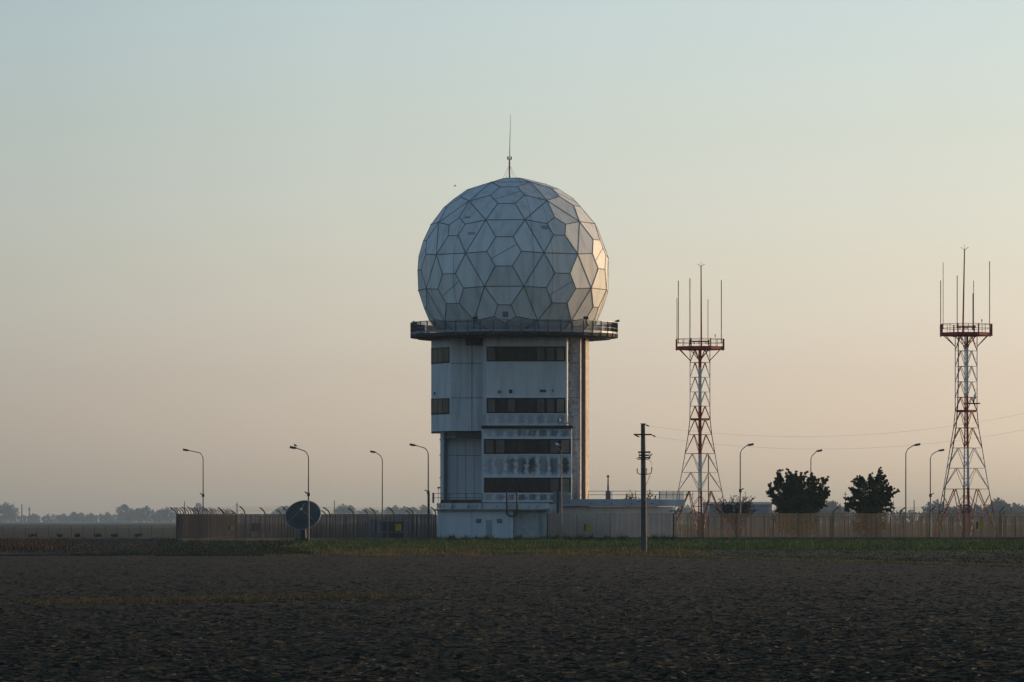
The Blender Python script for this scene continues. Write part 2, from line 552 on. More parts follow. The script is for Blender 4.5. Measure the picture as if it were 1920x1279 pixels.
    for (px, dy, dx) in ((891, 1, 0), (1098.5, 1, 0)):
        yy = YC - 9.7
        fl = MB()
        fl.box(X(px - 4.5, yy), X(px + 4.5, yy), yy - .35, yy - .05, Z(599, yy), Z(593.5, yy))
        f = fl.build('floodlight', M['dark'], tw)
        MB().box(X(px - .6, yy), X(px + .6, yy), yy - .2, yy - .14, Z(603, yy), Z(599, yy)).build('bracket', M['dark'], f)
    for (px, pyc, s_) in ((1157.5, 602.5, 1), (778, 604.5, -1)):
        fl = MB(); x = X(px, YC)
        fl.bar((x - .22, YC, Z(pyc, YC) - .05 * s_), (x + .2, YC, Z(pyc, YC) + .08 * s_), .3, .2)
        f = fl.build('floodlight', M['dark'], tw)
        MB().bar((x - .1 * s_, YC, Z(pyc, YC)), (x - .15 * s_, YC, zr - .02), .05).build('bracket', M['dark'], f)
    # things standing on the gallery: cabinets at both ends
    MB().box(X(784, YC), X(797, YC), YC - 1.2, YC - .2, zdk, Z(610, YC)).build('gallery_cabinet', M['rail'], tw)
    # ---- dome
    phi = (1 + 5 ** .5) / 2
    ico = [Vector(v).normalized() for v in
           [(0, s1, s2 * phi) for s1 in (1, -1) for s2 in (1, -1)] + [(s1, s2 * phi, 0) for s1 in (1, -1) for s2 in (1, -1)] + [(s2 * phi, 0, s1) for s1 in (1, -1) for s2 in (1, -1)]]
    el = min((ico[i] - ico[j]).length for i in range(12) for j in range(i)) * 1.01
    nb = {i: [j for j in range(12) if j != i and (ico[i] - ico[j]).length < el] for i in range(12)}
    tris = [(i, j, k) for i in range(12) for j in nb[i] for k in nb[i] if i < j < k and k in nb[j]]
    def node(i, j): return ((ico[i] * 2 + ico[j]) / 3).normalized()
    def order(c, pts):
        u = (pts[0] - c * pts[0].dot(c)).normalized(); v = c.cross(u)
        return sorted(pts, key=lambda p: math.atan2(p.dot(v), p.dot(u)))
    cells = []
    for i in range(12): cells.append((ico[i], order(ico[i], [node(i, j) for j in nb[i]]), .34))
    for t in tris:
        c = (ico[t[0]] + ico[t[1]] + ico[t[2]]).normalized()
        cells.append((c, order(c, [node(a, b) for a in t for b in t if a != b]), .44))
    # orientation: one hexagon faces the viewer (5.5 deg to the left, 11 deg up), a pentagon straight below it
    hx = cells[12]
    pent = ico[tris[0][0]]
    az, e = R(-5.6), R(11.0)
    h = Vector((math.sin(az) * math.cos(e), -math.cos(az) * math.cos(e), math.sin(e)))
    upv = (Vector((0, 0, 1)) - h * h.z).normalized()
    src_c = hx[0]; src_u = -(pent - src_c * pent.dot(src_c)).normalized()
    A_ = Matrix((src_c, src_u, src_c.cross(src_u))).transposed()
    B_ = Matrix((h, upv, h.cross(upv))).transposed()
    ROT = B_ @ A_.transposed()
    C0 = Vector((XD, YC, ZD))
    zcut = zdk + .01
    panels, seams, thin = MB(), MB(), MB()
    tone = []
    def clipz(poly):
        out = []
        for i in range(len(poly)):
            a, b = poly[i], poly[(i + 1) % len(poly)]
            if a.z >= zcut: out.append(a)
            if (a.z - zcut) * (b.z - zcut) < 0:
                out.append(a.lerp(b, (zcut - a.z) / (b.z - a.z)))
        return out
    rnd = random.Random(5)
    def face(pts):
        p = clipz(pts)
        if len(p) >= 3:
            panels.add(p, [tuple(range(len(p)))])
            tone.append(rnd.random())
    segs = set()
    def seam(a, b, wd, target, own=False):
        if a.z < zcut and b.z < zcut: return
        if a.z < zcut: a = a.lerp(b, (zcut - a.z) / (b.z - a.z))
        if b.z < zcut: b = b.lerp(a, (zcut - b.z) / (a.z - b.z))
        m = ((a + b) / 2 - C0).normalized()
        target.bar(a + m * .0, b + m * .0, wd, wd * .6, up=m)
    nodes_done = {}
    for ci, (c, ring, k) in enumerate(cells):
        W = [C0 + ROT @ (p * RAD) for p in ring]
        cc = ROT @ c
        inner = []
        for p in ring:
            q = ROT @ p
            perp = q - cc * q.dot(cc)
            sn = perp.length * k
            inner.append(C0 + (cc * math.sqrt(1 - sn * sn) + perp.normalized() * sn) * RAD)
        n = len(ring)
        for i in range(n):
            j = (i + 1) % n
            face([W[i], W[j], inner[j], inner[i]])
            key = tuple(sorted((tuple(round(v, 2) for v in W[i]), tuple(round(v, 2) for v in W[j]))))
            if key not in segs:
                segs.add(key); seam(W[i], W[j], .085, seams)
            seam(inner[i], inner[j], .075, seams)
            seam(W[i], inner[i], .085, seams)
            for q in (W[i],):
                kk = tuple(round(v, 1) for v in q)
                if q.z > zcut + .2 and kk not in nodes_done:
                    nodes_done[kk] = 1
                    seams.ellipsoid(q - (q - C0).normalized() * .05, (.11, .11, .11), 8, 6)
        face(inner)
        if n == 6:
            a = inner[1].lerp(inner[2], .45); b = inner[4].lerp(inner[5], .45)
            if ci == 12:
                # visible split: lower left to upper right
                pr = sorted(range(6), key=lambda q: inner[q].x)
            best = None
            for s0 in range(3):
                a = inner[s0].lerp(inner[(s0 + 1) % 6], .5); b = inner[s0 + 3].lerp(inner[(s0 + 4) % 6], .5)
                lo, hi = (a, b) if a.x < b.x else (b, a)
                dz, dx = hi.z - lo.z, hi.x - lo.x
                sc = abs(math.atan2(dz, dx + 1e-6) - R(28))
                if best is None or sc < best[0]: best = (sc, a, b)
            seam(best[1], best[2], .055, thin)
    # dome material with per panel tone
    dm = bpy.data.materials.new('radome_panels')
    dm.use_nodes = True
    t = dm.node_tree
    b = t.nodes['Principled BSDF']
    b.inputs['Roughness'].default_value = .5
    b.inputs['Specular IOR Level'].default_value = .3
    at = N(t, 'ShaderNodeAttribute', attribute_name='tone')
    r = ramp(t, [(0, (.62, .625, .605)), (1, (.70, .70, .675))])
    t.links.new(at.outputs['Fac'], r.inputs[0])
    g_ = N(t, 'ShaderNodeNewGeometry')
    mp = N(t, 'ShaderNodeMapping'); mp.inputs['Scale'].default_value = (.9, .9, .12)
    t.links.new(g_.outputs['Position'], mp.inputs[0])
    nz = N(t, 'ShaderNodeTexNoise'); nz.inputs['Scale'].default_value = 1.6; nz.inputs['Detail'].default_value = 7
    t.links.new(mp.outputs[0], nz.inputs['Vector'])
    mx = N(t, 'ShaderNodeMix', data_type='RGBA', blend_type='MULTIPLY')
    t.links.new(maprange(t, nz.outputs['Fac'], .46, .72, 0, .75), mx.inputs['Factor'])
    t.links.new(r.outputs[0], mx.inputs['A'])
    mx.inputs['B'].default_value = (.66, .66, .64, 1)
    t.links.new(mx.outputs['Result'], b.inputs['Base Color'])
    dome = panels.build('radome', dm, tw)
    at_ = dome.data.attributes.new('tone', 'FLOAT', 'FACE')
    at_.data.foreach_set('value', tone[:len(dome.data.polygons)])
    seams.build('seam', mat('radome_seam', (.15, .165, .155), var=.6, scale=14, rough=.8), dome)
    each(thin, 'panel_split', mat('radome_thin_seam', (.19, .21, .22), var=.3, scale=6, rough=.8), dome)
    # lightning conductors hanging down over the shell
    cb = MB()
    for (azd, r0) in ((12, .03), (-38, .02), (24, .02)):
        pts = []
        for e_ in range(86, -32, -6):
            e2, a2 = R(e_), R(azd)
            pts.append(C0 + Vector((math.sin(a2) * math.cos(e2), -math.cos(a2) * math.cos(e2), math.sin(e2))) * (RAD + .012))
        cb.tube(pts, .013, 4)
    cb.build('conductor_cable', M['rail'], dome)
    # repair patches lying on their panels
    def ray_to_dome(px, py):
        """point and normal where the sight line meets the shell"""
        cam_ = Vector((0, 0, ZC)); d = Vector(((px - 960) / F, 1, (HOR - py) / F)).normalized()
        me = dome.data
        best = None
        for p_ in me.polygons:
            n_ = p_.normal; q0 = me.vertices[p_.vertices[0]].co + Vector(tw.location)
            den = d.dot(n_)
            if abs(den) < 1e-6: continue
            tt = (q0 - cam_).dot(n_) / den
            hit = cam_ + d * tt
            poly = [me.vertices[v].co + Vector(tw.location) for v in p_.vertices]
            ok = True; sg = 0
            for i in range(len(poly)):
                c_ = (poly[(i + 1) % len(poly)] - poly[i]).cross(hit - poly[i]).dot(n_)
                if abs(c_) < 1e-9: continue
                if sg == 0: sg = 1 if c_ > 0 else -1
                elif sg * c_ < 0: ok = False; break
            if ok and (best is None or tt < best[0]): best = (tt, hit, n_ if den < 0 else -n_)
        return best
    pm = mat('repair_patch', (.30, .32, .34), var=.15, scale=4, rough=.6)
    for (px, py, w_, h_, m_) in ((1021.5, 426, 13, 7, pm), (884, 437.5, 15, 4.5, pm), (876.5, 407.5, 12, 4, pm), (947.5, 589, 10.5, 11, M['louvre'])):
        hit = ray_to_dome(px, py)
        if not hit: continue
        _, c_, n_ = hit
        u = Vector((0, 0, 1)).cross(n_).normalized(); v = n_.cross(u)
        u *= w_ * .05 / 2; v *= h_ * .05 / 2
        q = [c_ - u - v, c_ + u - v, c_ + u + v, c_ - u + v]
        MB().add([p + n_ * .05 for p in q] + [p - n_ * .01 for p in q], [(0, 1, 2, 3), (0, 4, 5, 1), (1, 5, 6, 2), (2, 6, 7, 3), (3, 7, 4, 0)]).build('hatch' if h_ > 9 else 'repair_patch', m_, dome)
    # ---- mast on the dome
    xm = X(955.5, YC); zt_ = ZD + RAD - .12
    ms = MB()
    ms.tube([(xm, YC, zt_ - .1), (xm, YC, Z(300, YC))], .085, 8)
    mast = ms.build('lightning_mast', M['galv'], tw)
    MB().tube([(xm, YC, Z(300, YC)), (xm + .03, YC, Z(262, YC)), (xm + .1, YC, Z(214, YC))], [.04, .03, .012], 6).build('rod', M['dark'], mast)
    for s_ in (-1, 1):
        lt = MB(); lt.tube([(xm + s_ * .16, YC, Z(299, YC)), (xm + s_ * .16, YC, Z(293.5, YC))], .075, 8)
        lt.bar((xm, YC, Z(299.5, YC)), (xm + s_ * .18, YC, Z(299.5, YC)), .04)
        lt.build('warning_light', mat('red_lamp_glass', (.10, .02, .02), rough=.3), mast)
    gy = MB()
    for a in range(4):
        an = a * math.pi / 2 + .5
        gy.tube([(xm, YC, Z(308, YC)), (xm + .75 * math.cos(an), YC + .75 * math.sin(an), zt_ - .03)], .014, 4)
    gy.build('guy_wire', M['galv'], mast)
    return tw
tower = build_tower()

# ------------------------------------------------------------------ base building in front of the tower
def rail_run(parent, pts, h, step, name='railing', m=None, posts=None):
    rl = MB()
    for a, b in zip(pts[:-1], pts[1:]):
        a, b = Vector(a), Vector(b)
        L = (b - a).length
        n = max(1, round(L / step))
        for k in range(n + 1):
            c = a.lerp(b, k / n)
            rl.box(c.x - .025, c.x + .025, c.y - .025, c.y + .025, c.z, c.z + h)
        for hh in (h, h * .55):
            rl.bar(a + Vector((0, 0, hh)), b + Vector((0, 0, hh)), .045)
    return rl.build(name, m or M['rail'], parent)

def build_base():
    Yf = 488.0
    root = empty('base_building', (X(920, Yf), Yf, 0), 'low white flat-roofed block with doors at the foot of the radar tower', 'building')
    zr = Z(957.5, Yf)
    m_b = stained('base_paint', (.55, .58, .61), (.16, .17, .17), 0, 1, [], streak=.25, extra=.12)
    MB().prism([(X(820, Yf), Yf), (X(962, Yf), Yf), (X(962, Yf), Yf + 9), (X(820, Yf), Yf + 9)], -.2, zr).build('wall', m_b, root)
    m_c = stained('stained_plaster', (.38, .40, .40), (.12, .13, .12), 0, 1, [], streak=.8, extra=.5)
    MB().prism([(X(962, Yf), Yf + .5), (X(1025, Yf), Yf + .5), (X(1025.4, Yf), Yf + 9), (X(962, Yf), Yf + 9)], -.2, zr).build('wall', m_c, root)['label'] = 'stained grey wall section with the wider door'
    MB().box(X(815, Yf), X(1031, Yf), Yf - .5, Yf + 9.4, zr + .004, Z(954.6, Yf)).build('roof', M['kerb'], root)
    zr2 = Z(954.6, Yf)
    # parapet with brackets
    MB().box(X(819, Yf), X(1030, Yf), Yf - .1, Yf + .15, zr2 + .03, Z(943.5, Yf)).build('parapet', M['wall_dim'], root)
    br = MB()
    for px in (833, 848, 853, 878, 886, 893, 905, 932, 957, 993, 1008):
        br.bar((X(px - 3, Yf), Yf - .14, zr2 + .1), (X(px + 2, Yf), Yf - .14, zr2 + .4), .05, .04)
    for px in (825, 848, 879, 903): br.box(X(px, Yf), X(px + 1, Yf), Yf - .15, Yf - .11, zr2 + .03, Z(943, Yf))
    each(br, 'bracket', M['rail'], root)
    MB().box(X(826, Yf), X(903, Yf), Yf + .6, Yf + .7, Z(943.4, Yf), Z(937, Yf)).build('cable_tray', M['dark'], root)
    rail_run(root, [(X(812, Yf), Yf + 5, Z(943, Yf)), (X(812, Yf), Yf + .2, Z(943, Yf)), (X(905, Yf), Yf + .2, Z(943, Yf))], .85, 1.5)
    MB().box(X(810.5, Yf), X(814, Yf), Yf + .1, Yf + 1.4, Z(943, Yf), Z(924, Yf)).build('end_panel', M['rail'], root)
    # perched camera above the rail
    c = MB(); c.box(X(821.3, Yf), X(822.1, Yf), Yf + .2, Yf + .26, Z(943, Yf), Z(914, Yf)); c.box(X(820, Yf), X(825.5, Yf), Yf + .1, Yf + .4, Z(916, Yf), Z(913, Yf))
    c.build('camera_post', M['rail'], root)
    # joints / pilasters
    j = MB()
    for px, wd in ((826.5, 1), (884.5, 2.2), (955, 1.2)): j.box(X(px - wd / 2, Yf), X(px + wd / 2, Yf), Yf - .03, Yf + .01, .1, zr - .02)
    each(j, 'pilaster_strip', M['wall_dim'], root)
    for px in (897.5, 936.5):
        l = MB().box(X(px - 5, Yf), X(px + 5, Yf), Yf - .04, Yf + .01, Z(981, Yf), Z(973, Yf)).build('louvre', M['louvre'], root)
        s = MB()
        for k in range(4): s.box(X(px - 4.4, Yf), X(px + 4.4, Yf), Yf - .055, Yf - .042, Z(980 - 2 * k, Yf), Z(979.2 - 2 * k, Yf))
        s.build('louvre_blade', M['rail'], l)
    d = MB().box(X(911, Yf), X(922.5, Yf), Yf - .05, Yf + .01, .05, Z(975, Yf)).build('door', M['door'], root)
    MB().box(X(920, Yf), X(921, Yf), Yf - .09, Yf - .052, 1.0, 1.15).build('handle', M['dark'], d)
    MB().box(X(892.5, Yf), X(902, Yf), Yf - .04, Yf + .01, .05, Z(1008, Yf)).build('floor_vent', M['black'], root)
    d = MB().box(X(968, Yf), X(985, Yf), Yf + .44, Yf + .51, .05, Z(975.5, Yf)).build('door', M['door'], root)
    MB().box(X(982, Yf), X(983, Yf), Yf + .40, Yf + .438, 1.0, 1.15).build('handle', M['dark'], d)
    # U shaped pipe hanging over the roof edge
    u = MB()
    pts = [(X(950.5, Yf), Yf - .62, Z(922, Yf)), (X(950.5, Yf), Yf - .62, Z(962, Yf))]
    for k in range(1, 8):
        a = math.pi * k / 8
        pts.append((X(960 - 9.5 * math.cos(a), Yf), Yf - .62, Z(962 + 6 * math.sin(a), Yf)))
    pts += [(X(969.5, Yf), Yf - .62, Z(962, Yf)), (X(969.5, Yf), Yf - .62, Z(922, Yf))]
    u.tube(pts, .085, 8)
    u.build('ladder_hoop', M['dark'], root)
    # wall lamp / cable box
    b = MB(); b.box(X(1018, Yf), X(1031, Yf), Yf + .4, Yf + 1.0, Z(955, Yf) + .01, Z(951, Yf)); b.build('roof_box', M['kerb'], root)
    return root
build_base()

# ------------------------------------------------------------------ long low annexe on the right
def build_annexe():
    Yf = 498.2
    root = empty('annexe_building', (X(1150, Yf), Yf, 0), 'long low annexe with pale blue roof band behind the pale end of the fence', 'building')
    m_w = stained('annexe_plaster', (.66, .58, .53), (.30, .26, .24), 0, 1, [], streak=.4, extra=.15)
    MB().prism([(X(1032, Yf), Yf), (X(1262, Yf), Yf), (X(1262, Yf), Yf + 8), (X(1032, Yf), Yf + 8)], -.1, Z(950, Yf)).build('wall', m_w, root)
    MB().box(X(1043, Yf), X(1236, Yf), Yf - .9, Yf + 8.6, Z(949.5, Yf) + .01, Z(936, Yf)).build('roof', mat('pale_blue_fascia', (.30, .34, .38), var=.12, scale=1, rough=.6), root)
    MB().box(X(1236.3, Yf), X(1284, Yf), Yf - .2, Yf + 6, Z(949, Yf) + .01, Z(936.4, Yf)).build('roof_terrace', M['wall_dim'], root)
    b = MB()
    for px, py in ((1068, 941), (1054, 944.5), (1107, 944), (1132, 941), (1146, 945), (1184, 945), (1197, 941), (1222, 944)):
        b.box(X(px - 1, Yf), X(px + 1, Yf), Yf - .93, Yf - .89, Z(py + 1, Yf), Z(py - 1, Yf))
    each(b, 'fixing_plate', M['frame'], root)
    ch = MB(); ch.box(X(1136, Yf), X(1145.5, Yf), Yf + 1, Yf + 1.5, Z(936, Yf), Z(921, Yf))
    c = ch.build('vent_stack', M['kerb'], root)
    ch = MB(); ch.tube([(X(1140.6, Yf), Yf + 1.2, Z(921, Yf)), (X(1140.6, Yf), Yf + 1.2, Z(905, Yf)), (X(1140.6, Yf), Yf + 1.2, Z(895, Yf))], [.10, .065, .055], 8)
    ch.ellipsoid((X(1140.6, Yf), Yf + 1.2, Z(893, Yf)), (.13, .13, .12))
    ch.build('flue', M['pole_conc'], c)
    zz = Z(936, Yf)
    rail_run(root, [(X(1103, Yf), Yf + .2, zz), (X(1236, Yf), Yf + .2, zz)], Z(921, Yf) - zz, 2.6)
    rail_run(root, [(X(1237, Yf), Yf - .1, zz), (X(1299, Yf), Yf - .1, zz)], Z(921, Yf) - zz, 0.62, 'railing')
    # screened cage at the end
    sc = MB()
    n = 60
    for k in range(n):
        x = X(1237 + 46 * k / n, Yf)
        sc.box(x, x + .022, Yf + .3, Yf + .32, zz, Z(922, Yf))
    sc.build('screen', M['wall_dim'], root)
    # box stair head next to the tower
    MB().box(X(1036, 500), X(1066, 500), 495.4, 495.7, Z(945, 498), Z(922, 498)).build('stair_screen', stained('stair_screen_paint', (.30, .29, .29), (.12, .12, .12), 0, 1, [], streak=.7, extra=.4), root)
    MB().box(X(1043, 500), X(1047, 500), 495.0, 495.3, Z(963, 498), Z(920, 498)).build('stair_post', M['dark'], root)
    MB().box(X(1034, 500), X(1046, 500), 495.38, 496.6, .1, Z(945, 498) - .01).build('stair_wall', M['wall_dim'], root)
    # small dish and arm at the far end
    d = MB(); d.tube([(X(1262.5, Yf), Yf - .4, Z(954, Yf)), (X(1262.5, Yf), Yf - .46, Z(954, Yf))], [.02, .17], 12)
    d.ellipsoid((X(1262.5, Yf), Yf - .4, Z(954, Yf)), (.17, .1, .15))
    f = d.build('wall_lamp', M['white'], root)
    a = MB(); a.box(X(1255, Yf), X(1280, Yf), Yf - .5, Yf - .4, Z(959, Yf), Z(957.2, Yf)); a.bar((X(1266, Yf), Yf - .45, Z(965, Yf)), (X(1273, Yf), Yf - .45, Z(951, Yf)), .09)
    a.build('bracket', M['dark'], f)
    return root
build_annexe()

# ------------------------------------------------------------------ fences of bars with cranked posts
fence_m = mat('rusty_fence_bars', (.33, .20, .105), var=.3, scale=.35, rough=.75)
fence_dk = mat('grey_fence_bars', (.055, .050, .050), var=.3, scale=.35, rough=.75)
post_m = mat('fence_post_steel', (.055, .06, .065), var=.3, scale=2, rough=.7)
def bar_fence(label, p0, p1, h, pitch, bw, m, step, arms=None, kerb=True, group=None, arm_dir=-1, lean=0, shrink=1):
    p0, p1 = Vector((*p0, 0)), Vector((*p1, 0))
    root = empty('security_fence', tuple(p0.lerp(p1, .5)), label, 'fence', group)
    d = p1 - p0; L = d.length; u = d.normalized(); nrm = Vector((-u.y, u.x, 0))
    n = int(L / pitch)
    k = np.arange(n)
    cx = p0.x + u.x * (k + .5) * pitch
    cy = p0.y + u.y * (k + .5) * pitch
    wv = bw * (1 + .25 * np.sin(k * 1.7) * np.sin(k * .37))
    # eight sided bars
    ns = 6
    V = np.zeros((n, ns * 2, 3)); Fq = []
    for j in range(ns):
        a = 2 * math.pi * j / ns + .3
        for q, zz in ((0, .12), (1, h)):
            V[:, j + q * ns, 0] = cx + wv * .5 * math.cos(a)
            V[:, j + q * ns, 1] = cy + wv * .5 * math.sin(a)
            V[:, j + q * ns, 2] = zz
    base = (np.arange(n) * ns * 2)[:, None, None]
    q = np.array([[j, (j + 1) % ns, (j + 1) % ns + ns, j + ns] for j in range(ns)])[None]
    np_mesh('bar_panel', V.reshape(-1, 3), (base + q).reshape(-1, 4), m, 4, root)
    rb = MB()
    for zz in (.2, h - .03): rb.bar(p0 + Vector((0, 0, zz)) + nrm * .0, p1 + Vector((0, 0, zz)), .05, .05)
    rb.build('cross_rail', m, root)
    if kerb:
        kb = MB(); kb.bar(p0 + Vector((0, 0, .12)), p1 + Vector((0, 0, .12)), .22, .34)
        kb.build('footing', mat('mossy_footing', (.085, .080, .070), var=.45, scale=.8, rough=.95), root)
    npst = max(1, round(L / step))
    wire_pts = []
    for i in range(npst + 1):
        c = p0 + d * (i / npst) + (u * rng.uniform(-.3, .3) if 0 < i < npst else Vector())
        pb = MB().bar(c + nrm * .05, c + nrm * .05 + Vector((0, 0, h)), .085 * shrink, .085)
        po = pb.build('post', post_m, root)
        if arms and arms(i, c):
            s = arm_dir * rng.uniform(.85, 1.15) * min(shrink, 1)
            hh = rng.uniform(.85, 1.1)
            pts = [c + nrm * .05 + Vector((0, 0, h))]
            for t_ in (.25, .5, .75, 1.0):
                pts.append(c + nrm * .05 + Vector((s * .50 * t_ ** 1.8, -.25 * t_, h + .62 * hh * t_ ** .9)))
            MB().tube(pts, .06 * min(shrink, 1), 6).build('arm', post_m, po)
            wire_pts.append([pts[2], pts[3], pts[4]])
    if len(wire_pts) > 2:
        wr = MB()
        for a, b in zip(wire_pts[:-1], wire_pts[1:]):
            for q in range(3): wr.tube([a[q], b[q]], .008, 3, False)
        wr.build('barbed_wire', post_m, root)
    return root
YR = 494.0
pale_m = mat('pale_fence_bars', (.47, .36, .28), var=.3, scale=.5, rough=.75)
bar_fence('pale pinkish stretch of bar fence standing in front of the annexe', (X(1027, YR), YR), (X(1262.5, YR), YR), 2.5, .118, .088, pale_m, 2.9)
f_right = bar_fence('long rusty brown bar fence running from the annexe end past trees and masts', (X(1263.5, YR), YR), (X(1990, YR), YR), 2.5, .118, .070, fence_m, 2.9,
          arms=lambda i, c: c.x > X(1560, YR) and (i % 2 == 1 or c.x > X(1690, YR)), arm_dir=1)
f_left = bar_fence('dark grey bar fence with cranked barbed wire posts from corner to tower block', (X(332, 460), 460), (X(818, 486), 486), 2.42, .13, .070, fence_dk, 2.75,
          arms=lambda i, c: True, arm_dir=-1)
bar_fence('side fence running back from the corner of the compound', (X(332, 460) + .1, 460.6), (X(332, 460) - .2, 560), 2.42, .5, .05, fence_dk, 4.0, arms=lambda i, c: True, kerb=False, shrink=.7)
bar_fence('thin rear fence seen through and above the dark front fence', (X(332, 460) - .1, 561), (X(1020, 561), 561), 2.35, .16, .045, fence_dk, 2.3, arms=lambda i, c: i % 2 == 0, kerb=False, shrink=1.5)
bar_fence('thin rear fence of dark posts behind the rusty fence and trees', (X(1290, 561), 561), (X(1990, 561), 561), 2.3, .16, .045, fence_dk, 1.63, arms=lambda i, c: i % 4 == 0, arm_dir=1, kerb=False, shrink=1.9)

def sign(px, py, Y, wpx, hpx, label, rnd_=False):
    s_ = Y / F
    x, z = X(px, Y), Z(py, Y)
    root = empty('warning_sign', (x, Y - .12, z), label, 'sign', 'yellow signs on the fences')
    if rnd_:
        mb = MB(); n = 8
        mb.prism([(x - wpx * s_ / 2, Y - .14), (x + wpx * s_ / 2, Y - .14), (x + wpx * s_ / 2, Y - .11), (x - wpx * s_ / 2, Y - .11)], z - hpx * s_ / 2, z + hpx * s_ / 2)
    else:
        mb = MB().box(x - wpx * s_ / 2, x + wpx * s_ / 2, Y - .14, Y - .11, z - hpx * s_ / 2, z + hpx * s_ / 2)
    mb.build('plate', M['yellow'], root)
    e = MB(); w2, h2 = wpx * s_ / 2 + .03, hpx * s_ / 2 + .03
    e.box(x - w2 - .12, x - w2 + .01, Y - .16, Y - .06, z - h2, z + h2)
    e.build('side_flange', mat('rusty_flange', (.10, .06, .04), rough=.8), root)
    t_ = MB()
    for k in range(3):
        t_.box(x - wpx * s_ * .3, x + wpx * s_ * (.3 - .06 * k), Y - .146, Y - .141, z + .12 - .13 * k, z + .15 - .13 * k)
    t_.build('printed_rule', mat('brown_print', (.30, .17, .03), rough=.6), root)
    return root
sign(435.5, 990, 461, 7, 8, 'dull yellow sign on the dark fence near the compound corner')
sign(747, 989, 481, 11, 12, 'yellow square sign on the dark fence by the grey cabinet')
sign(1105, 989, YR, 13, 12, 'yellow sign on the pale stretch of fence before the annexe', True)
sign(1839.5, 985, YR, 12, 12, 'yellow sign on the rusty fence at the foot of the right mast')

# ------------------------------------------------------------------ lattice masts
def paint_bands(name, zs):
    """red and white daymark bands by height"""
    m = bpy.data.materials.new(name)
    m.use_nodes = True
    t = m.node_tree
    b = t.nodes['Principled BSDF']; b.inputs['Roughness'].default_value = .6; b.inputs['Specular IOR Level'].default_value = .2
    g = N(t, 'ShaderNodeNewGeometry'); sp = N(t, 'ShaderNodeSeparateXYZ')
    t.links.new(g.outputs['Position'], sp.inputs[0])
    top = 40.0
    v = maprange(t, sp.outputs['Z'], 0, top)
    red, wh = (.34, .035, .022), (.62, .62, .62)
    st, cur = [], red
    st.append((0, cur))
    for z in zs:
        cur = wh if cur == red else red
        st.append((z / top, cur))
    r = ramp(t, st, 'CONSTANT')
    t.links.new(v, r.inputs[0])
    nz = N(t, 'ShaderNodeTexNoise'); nz.inputs['Scale'].default_value = 2.5
    t.links.new(g.outputs['Position'], nz.inputs['Vector'])
    mx = N(t, 'ShaderNodeMix', data_type='RGBA', blend_type='MULTIPLY')
    mx.inputs['Factor'].default_value = 1
    t.links.new(r.outputs[0], mx.inputs['A'])
    rr = ramp(t, [(.3, (.65, .65, .65)), (.7, (1, 1, 1))]); t.links.new(nz.outputs['Fac'], rr.inputs[0])
    t.links.new(rr.outputs[0], mx.inputs['B'])
    t.links.new(mx.outputs['Result'], b.inputs['Base Color'])
    return m

